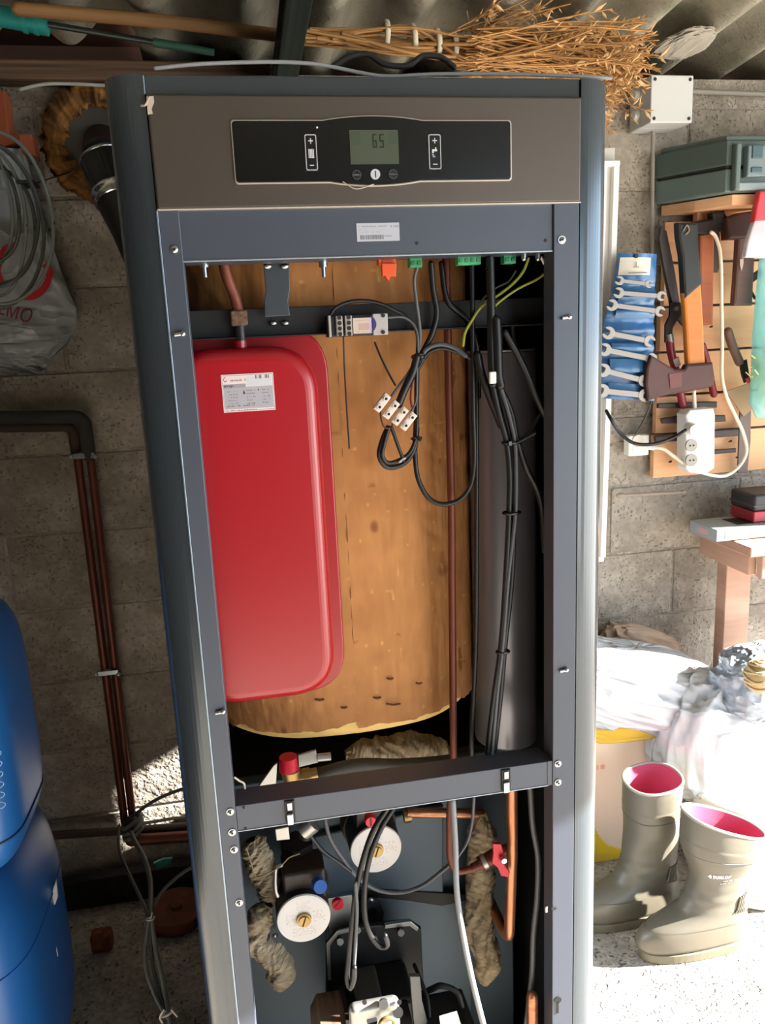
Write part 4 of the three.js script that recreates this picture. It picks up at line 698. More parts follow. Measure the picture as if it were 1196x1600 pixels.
cable('grey cable from the cabinet side arching down to the string tie', [[304, 1352], [275, 1372], [250, 1398], [239, 1425], [236, 1436]], [1.6, 1.45], 0.0036, S(0x76766f, 0.6));
cable('left cable between the two ties, bowed left', [[233, 1436], [227, 1480], [230, 1520], [245, 1560], [262, 1590]], [1.45, 1.3], 0.004, S(0x6d6e6a, 0.6));
cable('middle cable between the two ties', [[235, 1436], [236, 1480], [241, 1520], [252, 1560], [263, 1590]], [1.45, 1.3], 0.0036, S(0x4a4b48, 0.6));
cable('right cable between the two ties, bowed right', [[237, 1436], [243, 1480], [252, 1520], [260, 1560], [265, 1590], [272, 1630]], [1.45, 1.25], 0.0044, S(0x73746f, 0.6));
solo('string_tie', [new THREE.TorusGeometry(0.0085, 0.0016, 8, 20).rotateX(1.3).translate(...W(235, 1435, 1.445).toArray()), tube([W(236, 1434, 1.44), W(238, 1426, 1.44)], 0.0012)], S(0xa8a69c, 0.8), 'pale string tie where three cables meet below the pipe joint', 'string');
solo('string_tie', [new THREE.TorusGeometry(0.012, 0.0024, 8, 20).rotateX(1.2).rotateZ(0.3).translate(...W(262, 1582, 1.3).toArray()), tube([W(256, 1578, 1.28), W(250, 1590, 1.28), W(254, 1598, 1.28)], 0.0018), tube([W(268, 1578, 1.28), W(277, 1588, 1.28)], 0.0018)], S(0xb9b8b0, 0.8), 'white string knot around the cables at the bottom left', 'string');
{
  const t = thing('clay_plate', 'round reddish clay disc lying on the floor beside the cabinet', 'clay disc'); const p = W(277, 1430, 1.86); p.y = 0.03;
  mesh('disc', new THREE.LatheGeometry([[0.001, 0], [0.07, 0], [0.078, 0.006], [0.078, 0.028], [0.072, 0.034], [0.03, 0.031], [0.026, 0.028], [0.001, 0.028]].map((q) => new THREE.Vector2(...q)), 48).translate(p.x, 0.002, p.z), S(0x8a5a48, 0.85, 0, { map: blotch([0.6, 0.5, 0.46], [1, 0.95, 0.9], 150, 7) }), t);
  mesh('boss', new THREE.CylinderGeometry(0.012, 0.015, 0.008, 20).translate(p.x, 0.034, p.z), S(0x6a4638, 0.85), t); rebase(t);
}
solo('brick', [box(0.05, 0.05, 0.04, -0.44, 0.027, -0.79, 0.01).rotateY(0)], S(0x9a6440, 0.9, 0, { map: blotch([0.5, 0.4, 0.36], [1, 0.9, 0.8], 152, 5) }), 'rusty orange lump on the floor beside the blue cans', 'brick');
solo('scraper', flat([[242, 1348], [256, 1342], [268, 1341], [266, 1347], [248, 1354]], 1.93, 0.01, 0.002), S(0x1c7f7c, 0.5), 'small turquoise tool lying in the dark by the floor pipe', 'tool');
// blue jerrycans
function superBox(w, h, d, e, seg = 48) {
  const g = new THREE.SphereGeometry(1, seg * 2, seg), p = g.attributes.position, f = (t) => Math.sign(t) * Math.abs(t) ** e;
  for (let i = 0; i < p.count; i++) { const v = V(p.getX(i), p.getY(i), p.getZ(i)); const m = Math.max(1e-6, (Math.abs(v.x) ** (2 / e) + Math.abs(v.y) ** (2 / e) + Math.abs(v.z) ** (2 / e)) ** (e / 2)); p.setXYZ(i, v.x / m * w / 2, v.y / m * h / 2, v.z / m * d / 2); } void f;
  g.computeVertexNormals(); return g;
}
function seamLine(w, h, d, e, y) { const n = 2 / e, r = (1 - Math.abs(2 * y / h) ** n) ** (1 / n), f = (c) => Math.sign(c) * Math.abs(c) ** e; return new THREE.TubeGeometry(new THREE.CatmullRomCurve3([...Array(60)].map((_, i) => { const a = i / 60 * 6.28318; return V(f(Math.cos(a)) * w / 2 * r, 0, f(Math.sin(a)) * d / 2 * r); }), true), 240, 0.0022, 6, true); }
{
  const t = thing('jerrycan', 'upper blue plastic jerrycan with faint white scrawl, stacked on the other', 'jerrycan'); const r = W(55, 1250, 1.28);
  const w = 0.34, h = 0.45, d = 0.26, cx = r.x - w / 2 - 0.004, cy = 0.625 + h / 2, cz = -0.3;
  mesh('shell', superBox(w, h, d, 0.42).translate(cx, cy, cz), M.blueHdpe, t);
  mesh('seam', seamLine(w, h, d, 0.42, 0.705 - cy).translate(cx, 0.705, cz), S(0x0f2c52, 0.5), t);
  mesh('handle', tube([V(cx - 0.06, cy + h / 2 - 0.02, cz), V(cx - 0.05, cy + h / 2 + 0.02, cz), V(cx + 0.05, cy + h / 2 + 0.02, cz), V(cx + 0.07, cy + h / 2 - 0.02, cz)], 0.014, 30), M.blueHdpe, t);
  for (let k = 0; k < 6; k++) { const p = W(25 + 1.2 * k, 1125 + k * 15, 1.28); p.z = cz + d / 2 + 0.0008; const g = tube([V(p.x - 0.008, p.y + 0.005, p.z), V(p.x, p.y + 0.006, p.z), V(p.x + 0.007, p.y + 0.002, p.z), V(p.x + 0.002, p.y - 0.004, p.z), V(p.x - 0.006, p.y - 0.003, p.z)], 0.0007, 14, 5); mesh('scrawl', g, S(0x9fb2cc, 0.8), t); }
  rebase(t);
  const u = thing('jerrycan', 'lower blue plastic jerrycan standing on the floor', 'jerrycan'); const q = W(86, 1500, 1.4);
  const w2 = 0.4, h2 = 0.62, d2 = 0.42, X = q.x - w2 / 2;
  mesh('shell', superBox(w2, h2, d2, 0.5).translate(X, h2 / 2, -0.42), M.blueHdpe, u);
  mesh('seam', seamLine(w2, h2, d2, 0.5, 0.42 - h2 / 2).translate(X, 0.42, -0.42), S(0x1d5aa6, 0.5), u);
  mesh('pale_flake', flat([[84, 1388], [88, 1376], [90, 1400], [86, 1412], [82, 1408]], 1.45, 0.006, 0.001), S(0xb9b5aa, 0.9), u);  // loose pale plaster flakes, grouped with the can
  mesh('pale_flake', flat([[86, 1472], [90, 1490], [87, 1535], [85, 1540], [84, 1500]], 1.42, 0.005, 0.001), S(0xb9b5aa, 0.9), u);
  rebase(u);
}
// under the roof, left
{
  const t = thing('hand_tool', 'thin tool with a turquoise grip and green-tipped steel rod under the roof', 'tool'); const a = W(-10, 24, 1.8), b = W(75, 38, 1.8), c = W(335, 82, 1.82);
  mesh('grip', [cyl(a, b, 0.018, 0.021), cyl(a.clone().lerp(b, 0.55), a.clone().lerp(b, 0.62), 0.0225), cyl(a.clone().lerp(b, 0.75), a.clone().lerp(b, 0.82), 0.0225)], S(0x1f8f8a, 0.5), t);
  mesh('rod', cyl(b, c, 0.006, 0.005), S(0x3f4744, 0.35, 0.6), t); mesh('tip', cyl(b.clone().lerp(c, 0.62), c, 0.0085, 0.007), S(0x2f5a48, 0.6), t); rebase(t);
}
cable('thin pale cable on the wall plate left of the cabinet', [[32, 140], [50, 135], [75, 131], [110, 131], [175, 134]], 1.88, 0.0035, S(0xa9a9a5, 0.5));
cable('dusty grey cable lying bowed along the top edge of the cabinet', [[243, 107], [300, 101], [360, 98], [440, 97], [500, 101], [560, 113], [600, 119], [680, 116], [800, 116], [920, 120], [955, 122]], [1.012, 1.03], 0.0022, S(0x8c8f92, 0.7));
cable('dark hose looping on the cabinet top below the reeds', [[520, 105], [545, 90], [575, 85], [600, 100], [640, 102], [660, 88], [690, 90], [710, 105]], 1.06, 0.0035, S(0x1d1b1a, 0.7), { kind: 'hose', cat: 'hose' });
{ // reed broom tucked over the joist
  const t = thing('reed_broom', 'long broom of tied dry reeds with a straw head lying under the roof', 'broom');
  const D = 1.72, a = W(28, 14, D), b = W(500, 62, D + 0.06), c = W(720, 78, D);
  mesh('handle', tube([a, a.clone().lerp(b, 0.5).add(V(0, 0.004, 0)), b, W(560, 62, D)], 0.0125, 30, 12), M.stick, t);
  const reeds = [], leaves = [];
  for (let k = 0; k < 26; k++) { const o = () => V(0, rr(-0.028, 0.028), rr(-0.03, 0.03)); const q = W(480 + rr(-10, 60), 56, D).add(V(0, rr(-0.012, 0.012), rr(-0.02, 0.02))); reeds.push(tube([q, W(640, 68, D).add(o()), W(730, 78, D).add(o()), W(800, 70 + rr(-20, 30), D).add(o())], rr(0.002, 0.0042), 14, 6)); }
  mesh('reed_bundle', join(reeds), S(0xffffff, 0.7, 0, { map: grainMap([0.74, 0.55, 0.33], [0.5, 0.35, 0.19], 160, 3) }), t).userData.kind = 'stuff';
  [[603, 47], [645, 52], [683, 58], [709, 63]].forEach(([x, y], i) => { const p = W(x, y + 8, D), g = new THREE.TorusGeometry(0.026 - i * 0.001, 0.0035, 8, 30).rotateY(Math.PI / 2).scale(1.6, 0.95, 0.95).rotateZ(i ? 0.1 : -0.05).translate(p.x, p.y, p.z); mesh('tie', g, S(0xcfc5ae, 0.7), t); });
  const straw = [];
  const head = (q0, q1, n, r0, r1, sp) => { for (let k = 0; k < n; k++) { const s = W(...q0, D).add(V(rr(-0.04, 0.05), rr(-0.035, 0.035), rr(-0.06, 0.07))), e = W(q1[0] + rr(-sp[0], sp[0]), q1[1] + rr(-sp[1], sp[1]), D).add(V(0, 0, rr(-0.1, 0.1))); if (e.y > roofY(e.x, e.z) - 0.01) e.y = roofY(e.x, e.z) - 0.01; if (s.y > roofY(s.x, s.z) - 0.01) s.y = roofY(s.x, s.z) - 0.01; const m = s.clone().lerp(e, 0.5).add(V(0, rr(-0.015, 0.02), 0)); if (m.y > roofY(m.x, m.z) - 0.008) m.y = roofY(m.x, m.z) - 0.008;
    straw.push(tube([s, m, e], rr(r0, r1), 6, 4));
    for (let j = 0; j < 8; j++) { const h = m.clone().lerp(e, rr(0, 1)), L = rr(0.012, 0.03), l = new THREE.BufferGeometry(), dx = V(rr(0.2, 1), rr(-0.8, 0.8), rr(-0.6, 0.6)).normalize().multiplyScalar(L), w = V(rr(-1, 1), rr(-1, 1), rr(-1, 1)).normalize().multiplyScalar(L * 0.13), n = V(0, 0, L * 0.06);
      const A = h, B = h.clone().addScaledVector(dx, 0.45).add(w), C = h.clone().add(dx), E = h.clone().addScaledVector(dx, 0.45).sub(w), m2 = h.clone().addScaledVector(dx, 0.45).add(n);
      if (Math.max(A.y, B.y, C.y, E.y) > roofY(h.x, h.z) - 0.004) continue;
      const t2 = [A, B, m2, B, C, m2, C, E, m2, E, A, m2].flatMap((p) => [p.x, p.y, p.z]); l.setAttribute('position', new THREE.Float32BufferAttribute(t2, 3)); l.setAttribute('uv', new THREE.Float32BufferAttribute(new Float32Array(24), 2)); l.computeVertexNormals(); leaves.push(l); } } };
  head([740, 88], [930, 84], 190, 0.0008, 0.002, [60, 46]); head([720, 60], [800, 20], 22, 0.0008, 0.0016, [70, 18]); head([860, 90], [975, 100], 90, 0.0006, 0.0015, [30, 40]); head([930, 110], [965, 150], 40, 0.0006, 0.0014, [18, 50]);
  mesh('straw', join(straw), S(0xffffff, 0.75, 0, { map: grainMap([0.8, 0.6, 0.36], [0.55, 0.38, 0.2], 161, 3) }), t).userData.kind = 'stuff';
  mesh('seed_husks', join(leaves), S(0xd0a672, 0.8, 0, { side: THREE.DoubleSide }), t).userData.kind = 'stuff';
  rebase(t);
}

// ================= RIGHT OF THE CABINET =================
{ // junction box
  const t = thing('junction_box', 'pale grey square junction box on the wall with four corner screws', 'junction box');
  const f = [W(1019, 118, 1.89), W(1081, 191, 1.89)], x0 = f[0].x, x1 = f[1].x, y0 = f[1].y, y1 = f[0].y;
  mesh('base', box(x1 - x0 + 0.002, y1 - y0 + 0.002, 0.055, (x0 + x1) / 2, (y0 + y1) / 2, -0.968, 0.004), M.greyBox, t);
  const lid = mesh('lid', box(x1 - x0 + 0.003, y1 - y0 + 0.003, 0.05, (x0 + x1) / 2, (y0 + y1) / 2, -0.914, 0.003), M.greyBox, t);
  for (const [sx, sy] of [[0, 0], [0, 1], [1, 0], [1, 1]]) mesh('lid_screw', new THREE.CylinderGeometry(0.004, 0.004, 0.002, 14).rotateX(Math.PI / 2).translate(x0 + 0.008 + sx * (x1 - x0 - 0.016), y0 + 0.008 + sy * (y1 - y0 - 0.016), -0.8888), M.dark, lid);
  for (const k of [0.3, 0.75]) mesh('cable_gland', cyl(V(x0, y0 + k * (y1 - y0), -0.955), V(x0 - 0.012, y0 + k * (y1 - y0), -0.955), 0.013, 0.011, 22), M.white, t);
  rebase(t);
}
solo('conduit', pipe([W(1021, 190, 1.97), W(1019, 398, 1.97)], 0.005), M.conduit, 'thin vertical conduit below the junction box', 'conduit');
solo('conduit', pipe([W(1082, 143, 1.975), W(1260, 150, 1.975)], 0.006), M.conduit, 'thin horizontal conduit right of the junction box', 'conduit');
{ // white frame on the wall beside the cabinet
  const t = thing('window_profile', 'long white plastic window-frame profile fixed upright beside the cabinet', 'frame profile');
  const a = W(968, 256, 1.93), b = W(946, 870, 1.93), w = 0.06;
  const prof = (dx0, dx1, z0, z1, yt = a.y, yb = b.y) => { const s = new THREE.Shape(); const k = (y) => a.x + (b.x - a.x) * (a.y - y) / (a.y - b.y); s.moveTo(k(yt) - dx0, yt); s.lineTo(k(yt) - dx1, yt); s.lineTo(k(yb) - dx1, yb); s.lineTo(k(yb) - dx0, yb); return new THREE.ExtrudeGeometry(s, { depth: z1 - z0, bevelEnabled: true, bevelSize: 0.0012, bevelThickness: 0.001, bevelSegments: 2 }).translate(0, 0, z0); };
  mesh('outer_lip', prof(0, 0.012, -0.99, -0.93), M.whitePvc, t);
  mesh('channel', prof(0.012, 0.03, -0.99, -0.945), S(0xd9d7d0, 0.4), t);
  mesh('inner_lip', prof(0.03, w + 0.03, -0.99, -0.935), M.whitePvc, t);
  mesh('top_cap', prof(0, w + 0.03, -0.99, -0.928, a.y + 0.006, a.y - 0.004), M.whitePvc, t);
  mesh('upper_stub', prof(0.004, w + 0.03, -0.992, -0.95, a.y + 0.04, a.y + 0.008), S(0xc9c6be, 0.6), t);
  mesh('bottom_cap', prof(0.0, w + 0.03, -0.99, -0.94, b.y - 0.002, b.y - 0.015), M.whitePvc, t);
  rebase(t);
}
{ // tool board of planks with a shelf
  const t = thing('tool_board', 'wall-mounted board of bare pine planks that the hand tools hang on', 'tool board');
  const ys = [345, 411, 480, 551, 619, 679, 749], lx = [1040, 1037, 1033, 1030, 1027, 1024, 1020];
  for (let k = 0; k < 6; k++) {
    const a = W(lx[k], ys[k], 1.965), b = W(lx[k + 1], ys[k + 1], 1.965), pl = mesh('plank', boxUV(new RoundedBoxGeometry(0.62, a.y - b.y - 0.006, 0.02, 2, 0.002), 1.1, k * 0.31, k * 0.23), [M.pine, M.pine2][k % 2], t);
    pl.position.set((a.x + b.x) / 2 + 0.31 + (k === 1 ? 0.006 : 0), (a.y + b.y) / 2, -0.975 + rr(-0.002, 0.002));
  }
  for (const [x, y] of [[1110, 511], [1127, 430], [1151, 715], [1060, 590], [1140, 690], [1046, 722]]) mesh('nail', cyl(W(x, y, 1.955), W(x + 3, y - 1, 1.945), 0.0022, 0.003, 8), M.iron, t);
  const A = W(1040, 336, 1.96);
  const sh = new THREE.Shape(); sh.moveTo(A.x + 0.005, 0.985); sh.lineTo(A.x + 0.10, 0.83); sh.lineTo(1.75, 0.83); sh.lineTo(1.75, 0.985);
  mesh('shelf', boxUV(new THREE.ExtrudeGeometry(sh, { depth: 0.022, bevelEnabled: true, bevelSize: 0.001, bevelThickness: 0.001, bevelSegments: 2 }).rotateX(-Math.PI / 2).scale(1, 1, 1).translate(0, 1.722, 0), 1.1), M.pine2, t);
  mesh('shelf_bracket', boxUV(box(0.5, 0.045, 0.02, A.x + 0.33, 1.70, -0.955, 0.002)), M.pine, t);
  rebase(t);
}
{ // green tool case on the shelf
  const t = thing('tool_case', 'large grey-green plastic tool case on the shelf above the board', 'tool case');
  const shape = (g) => { const s = new THREE.Shape(); s.moveTo(1.095 - g, 0.97); s.lineTo(1.188 - g * 0.5, 0.832 - g); s.lineTo(1.62, 0.832 - g); s.lineTo(1.72 + g, 0.97); return s; };
  const layer = (name, g, y, h, m) => mesh(name, new THREE.ExtrudeGeometry(shape(g), { depth: h - 0.01, bevelEnabled: true, bevelSize: 0.008, bevelThickness: 0.005, bevelSegments: 4 }).rotateX(-Math.PI / 2).translate(0, y + 0.005, 0), m, t);
  layer('bottom_shell', -0.002, 1.748, 0.055, M.toolCase); layer('seam', -0.004, 1.802, 0.012, M.dark); layer('lid', 0, 1.809, 0.058, M.toolCaseDark); layer('top_step', -0.014, 1.862, 0.018, M.toolCase);
  const l = mesh('latch', [box(0.05, 0.07, 0.02, 1.252, 1.815, -0.815, 0.004)], S(0x6e7d80, 0.45), t); mesh('latch_window', [box(0.028, 0.03, 0.004, 1.25, 1.835, -0.804, 0.002), box(0.028, 0.012, 0.004, 1.25, 1.795, -0.804, 0.002)], S(0x3f5860, 0.4), l);
  mesh('corner_rib', box(0.014, 0.105, 0.02, 1.205, 1.803, -0.817, 0.004), M.toolCase, t);
  mesh('foot_rail', [box(0.42, 0.018, 0.014, 1.41, 1.76, -0.816, 0.004)], S(0x8a9598, 0.4), t);
  rebase(t);
}
// --- wrench pouch ---
{
  const t = thing('wrench_pouch', 'blue vinyl wrench roll with a white header hanging by the white profile', 'tool pouch');
  const D = 1.9, blue = PH(0x2b659c, 0.35, 0, { clearcoat: 0.3 });
  const L = [[968, 396], [962, 440], [950, 480], [943, 520], [939, 560], [937, 622]], R = [[1027, 397], [1025, 440], [1024, 480], [1022, 520], [1021, 560], [1022, 626]];
  const at = (A, v) => { const q = v * 5, i = Math.min(4, Math.floor(q)), f = q - i; return A[i].map((e, k) => e + (A[i + 1][k] - e) * f); };
  const sf = (u, v, dz) => { const a = at(L, v), b = at(R, v), p = W(a[0] + (b[0] - a[0]) * u, a[1] + (b[1] - a[1]) * u, D); p.z += dz + 0.004 * (fbm(u * 5, v * 16, 170, 3) - 0.5) + 0.004 * Math.sin(v * 46) * (v > 0.2 ? 1 : 0) + 0.012 * Math.sin(Math.PI * u); return p; };
  const slab = (v0, v1, dz, th, u0 = 0, u1 = 1, nu = 24, nv = 60) => { const f = (u, v) => sf(u0 + (u1 - u0) * u, v1 + (v0 - v1) * v, dz), b = (u, v) => { const p = f(1 - u, v); p.z -= th; return p; }; const e = (fx) => sheet(1, nv, fx); return join([sheet(nu, nv, f), sheet(nu, nv, b), e((u, v) => { const p = f(0, v); p.z -= th * (1 - u); return p; }), e((u, v) => { const p = f(1, v); p.z -= th * u; return p; }), sheet(nu, 1, (u, v) => { const p = f(u, 0); p.z -= th * (1 - v); return p; }), sheet(nu, 1, (u, v) => { const p = f(u, 1); p.z -= th * v; return p; })]); };
  mesh('back_sheet', slab(0, 1, 0, 0.006), blue, t);
  const h = mesh('header_label', slab(0.03, 0.155, 0.002, 0.002, 0.03, 0.8, 10, 8), S(0xd5cfc0, 0.6), t);
  const hp = W(990, 401, D); mesh('hang_hole', cyl(V(hp.x, hp.y, hp.z + 0.008), V(hp.x, hp.y, hp.z + 0.017), 0.005), M.dark, h);
  mesh('header_print', [box(0.05, 0.002, 0.001, hp.x + 0.004, hp.y - 0.04, hp.z + 0.0165, 0.0004), box(0.016, 0.0015, 0.001, hp.x, hp.y - 0.026, hp.z + 0.0165, 0.0004), box(0.002, 0.012, 0.001, hp.x, hp.y - 0.02, hp.z + 0.0165, 0.0004)], S(0x6d6a66, 0.6), h);
  for (const v of [0.2, 0.3, 0.4, 0.56, 0.66, 0.78, 0.9]) mesh('pocket', slab(v + 0.022, v + 0.085, 0.012, 0.002, 0.12, 0.93, 16, 6), PH(0x386f9f, 0.3, 0, { clearcoat: 0.4, transmission: 0.15 }), t);
  rebase(t);
}
function wrench(x0, y0, x1, y1, r, label) {
  const t = thing('wrench', label, 'wrench', 'open-ended wrenches in the blue roll'), a = W(x0, y0, 1.87), b = W(x1, y1, 1.87), L = b.clone().sub(a).length(), an = Math.atan2(b.y - a.y, b.x - a.x), R = r;
  const head = (s, ro, tilt) => { const q = [], c = [s * (L / 2 - ro * 0.6), 0]; const jaw = 0.62; for (let i = 0; i <= 22; i++) { const g = tilt + (s > 0 ? 0 : Math.PI) + jaw + (6.2832 - 2 * jaw) * i / 22; q.push([c[0] + ro * Math.cos(g), c[1] + ro * Math.sin(g) * 0.9]); } const g = tilt + (s > 0 ? 0 : Math.PI), w = ro * 0.46; q.push([c[0] + ro * 0.7 * Math.cos(g) + w * Math.sin(g), c[1] + ro * 0.7 * Math.sin(g) - w * Math.cos(g)], [c[0] - ro * 0.12 * Math.cos(g) + w * Math.sin(g), c[1] - ro * 0.12 * Math.sin(g) - w * Math.cos(g)], [c[0] - ro * 0.25 * Math.cos(g), c[1] - ro * 0.25 * Math.sin(g)], [c[0] - ro * 0.12 * Math.cos(g) - w * Math.sin(g), c[1] - ro * 0.12 * Math.sin(g) + w * Math.cos(g)], [c[0] + ro * 0.7 * Math.cos(g) - w * Math.sin(g), c[1] + ro * 0.7 * Math.sin(g) + w * Math.cos(g)]); return extrude(q, R * 0.42, R * 0.06); };
  const put = (g) => g.rotateZ(an).translate((a.x + b.x) / 2, (a.y + b.y) / 2, a.z - 0.0);
  mesh('shank', put(extrude(roundRect(-L / 2 + R, -R * 0.36, L / 2 - R, R * 0.36, R * 0.2), R * 0.34, R * 0.08)), S(0x86807a, 0.45, 0.6), t);
  mesh('jaw', put(head(-1, R * 1.1, -0.26)), S(0x8b857e, 0.45, 0.6), t); mesh('jaw', put(head(1, R, -0.26)), S(0x8b857e, 0.45, 0.6), t); rebase(t);
}
wrench(964, 438, 1018, 444, 0.0105, 'smallest wrench at the top of the blue roll');
wrench(962, 457, 1038, 463, 0.0125, 'second wrench from the top of the blue roll, sticking out to the shears');
wrench(951, 476, 1036, 487, 0.0135, 'third wrench from the top, overhanging the right edge of the roll');
wrench(945, 519, 1020, 534, 0.015, 'fourth wrench down, below the wide gap in the roll');
wrench(939, 545, 1023, 562, 0.0155, 'fifth wrench down in the blue roll');
wrench(937, 577, 1012, 596, 0.016, 'second-lowest wrench, touching the axe blade');
wrench(934, 610, 1013, 618, 0.017, 'largest wrench along the bottom edge of the blue roll');
// --- hedge shears ---
{
  const t = thing('hedge_shears', 'rusty grey hedge shears with dark red grips hanging behind the axe', 'shears'), m = S(0x6f6a6c, 0.5, 0.6, { map: blotch([0.7, 0.65, 0.62], [1, 1, 1], 171, 6) });
  mesh('blade', flat([[1034, 355], [1041, 362], [1053, 420], [1062, 476], [1054, 482], [1046, 452], [1037, 410], [1031, 372]], 1.925, 0.005, 0.0015), m, t);
  mesh('blade', flat([[1030, 345], [1037, 350], [1050, 430], [1060, 485], [1050, 490], [1040, 440], [1030, 380]], 1.935, 0.005, 0.0015), S(0x57524f, 0.55, 0.6), t);
  mesh('arm', flat([[1048, 474], [1062, 474], [1064, 492], [1056, 502], [1050, 512], [1048, 534], [1040, 534], [1040, 508], [1047, 494]], 1.92, 0.008, 0.002), M.iron, t);
  mesh('arm', flat([[1060, 480], [1072, 496], [1078, 505], [1095, 535], [1103, 545], [1098, 549], [1086, 530], [1064, 505], [1055, 494]], 1.935, 0.008, 0.002), M.iron, t);
  const p = W(1057, 482, 1.912); mesh('pivot', cyl(V(p.x, p.y, p.z - 0.01), V(p.x, p.y, p.z + 0.004), 0.007, 0.006, 6), M.steelEdge, t);
  const red = S(0x7d1524, 0.35);
  mesh('grip', tube([W(1047, 534, 1.92), W(1050, 555, 1.92), W(1058, 585, 1.92), W(1064, 615, 1.92), W(1068, 634, 1.92)], 0.0105, 24, 12), red, t);
  mesh('grip', tube([W(1098, 540, 1.935), W(1105, 565, 1.935), W(1112, 598, 1.935), W(1116, 616, 1.935)], 0.0095, 24, 12), red, t);
  mesh('ferrule', cyl(W(1046, 522, 1.92), W(1048, 535, 1.92), 0.0105), S(0x8c8a84, 0.4, 0.7), t);
  mesh('grip_mark', cyl(W(1054, 560, 1.918), W(1058, 572, 1.918), 0.0112, 0.0112, 20), S(0xcfc8c6, 0.5), t);
  rebase(t);
}
{
  const t = thing('axe', 'hand axe hanging head down, orange wooden handle with a black upper grip', 'axe');
  mesh('handle', flat([[1069, 460], [1090, 441], [1093, 500], [1097, 580], [1076, 580], [1073, 520]], 1.88, 0.022, 0.006), M.handleWood, t);
  mesh('grip', flat([[1060, 353], [1084, 353], [1085, 385], [1090, 443], [1069, 462], [1066, 400], [1061, 372]], 1.88, 0.026, 0.007), S(0x1b2021, 0.6), t);
  mesh('hang_cord', tube([W(1068, 360, 1.865), W(1074, 352, 1.865), W(1077, 360, 1.865), W(1072, 366, 1.865)], 0.002), S(0x8f7a5c, 0.8), t);
  mesh('head', flat([[1016, 559], [1030, 568], [1050, 580], [1068, 580], [1072, 573], [1108, 570], [1111, 590], [1108, 601], [1072, 609], [1050, 611], [1030, 616], [1012, 622], [1009, 600], [1011, 575]], 1.868, 0.024, 0.006), S(0x5a4441, 0.6, 0.4, { map: blotch([0.7, 0.6, 0.58], [1, 0.95, 0.95], 172, 6) }), t);
  mesh('head_paint', flat([[1046, 584], [1066, 582], [1066, 604], [1048, 607]], 1.8545, 0.001, 0), S(0x6b3a38, 0.65), t);
  rebase(t);
}
{
  const t = thing('hammer', 'claw hammer with an orange-brown handle right of the axe', 'hammer');
  mesh('handle', flat([[1095, 362], [1111, 362], [1110, 430], [1109, 504], [1093, 505], [1094, 430]], 1.925, 0.02, 0.006), M.hammerWood, t);
  mesh('head', flat([[1083, 351], [1098, 348], [1112, 346], [1126, 338], [1132, 342], [1132, 355], [1120, 361], [1098, 364], [1084, 363]], 1.915, 0.026, 0.006), M.iron, t);
  mesh('poll', flat([[1112, 336], [1126, 334], [1130, 346], [1114, 350]], 1.915, 0.028, 0.006), M.dark, t); rebase(t);
}
solo('chisel', flat([[1112, 366], [1123, 366], [1124, 410], [1120, 424], [1115, 424], [1112, 408]], 1.94, 0.01, 0.003), S(0x54453f, 0.6, 0.4), 'dark flat steel blade hanging behind the white cord loop', 'chisel');
{
  const t = thing('mallet', 'brown lump hammer with a worn dark wooden handle by the printed packet', 'hammer');
  mesh('head', flat([[1134, 345], [1150, 338], [1182, 333], [1186, 366], [1160, 370], [1136, 371]], 1.9, 0.04, 0.006), S(0x5b4541, 0.6, 0.3, { map: blotch([0.6, 0.5, 0.48], [1, 0.95, 0.95], 173, 6) }), t);
  mesh('handle', flat([[1154, 368], [1173, 368], [1173, 410], [1170, 474], [1147, 474], [1151, 420]], 1.905, 0.022, 0.006), M.darkWood, t);
  mesh('paint_drip', flat([[1157, 405], [1162, 404], [1162, 412], [1159, 424], [1157, 414]], 1.8905, 0.002, 0.0005), S(0xbfa9a0, 0.6), t); rebase(t);
}
{
  const t = thing('trowel', 'old trowel with a brown handle and a dusty tan blade', 'trowel');
  mesh('handle', tube([W(1138, 518, 1.92), W(1145, 540, 1.92), W(1156, 566, 1.92)], 0.0115, 20, 12), S(0x6a4f45, 0.6), t);
  mesh('tang', flat([[1157, 566], [1166, 563], [1170, 590], [1164, 597], [1160, 585]], 1.915, 0.008, 0.002), M.iron, t);
  mesh('blade', flat([[1135, 612], [1172, 598], [1174, 640], [1162, 650], [1150, 632]], 1.93, 0.004, 0.001), S(0xb08f72, 0.8), t);
  mesh('grip_ring', cyl(W(1168, 590, 1.905), W(1171, 597, 1.905), 0.006), S(0xb03a3a, 0.5), t); rebase(t);
}
for (const [q, l] of [[[[1029, 632], [1100, 629], [1118, 629], [1118, 635], [1100, 636], [1029, 636]], 'topmost dark steel rod on the lower board, above the power strip'], [[[1034, 655], [1060, 651], [1131, 650], [1132, 657], [1060, 660], [1036, 660]], 'second dark steel rod behind the power strip'], [[[1024, 683], [1060, 677], [1165, 671], [1166, 678], [1060, 687], [1025, 690]], 'longest dark steel rod behind the power strip'], [[[1062, 712], [1100, 705], [1148, 702], [1148, 705], [1100, 709], [1064, 716]], 'lowest thin steel rod behind the power strip']]) solo('file', flat(q, 1.94, 0.012, 0.003), S(0x453d3b, 0.6, 0.4), l, 'file');
solo('steel_strap', flat([[1157, 632], [1173, 632], [1172, 690], [1167, 738], [1153, 738], [1155, 690]], 1.935, 0.006, 0.001), S(0x6b5b54, 0.6, 0.4), 'flat vertical dark steel strap at the lower right of the board', 'strap');
{
  const t = thing('pliers', 'small dark pliers hanging beside the lump hammer', 'pliers');
  mesh('jaw', flat([[1172, 432], [1190, 420], [1192, 428], [1176, 440], [1172, 438]], 1.93, 0.01, 0.002), M.iron, t); mesh('handle', tube([W(1174, 436, 1.93), W(1172, 448, 1.93), W(1178, 462, 1.93), W(1180, 466, 1.93)], 0.0035), M.iron, t); rebase(t);
}
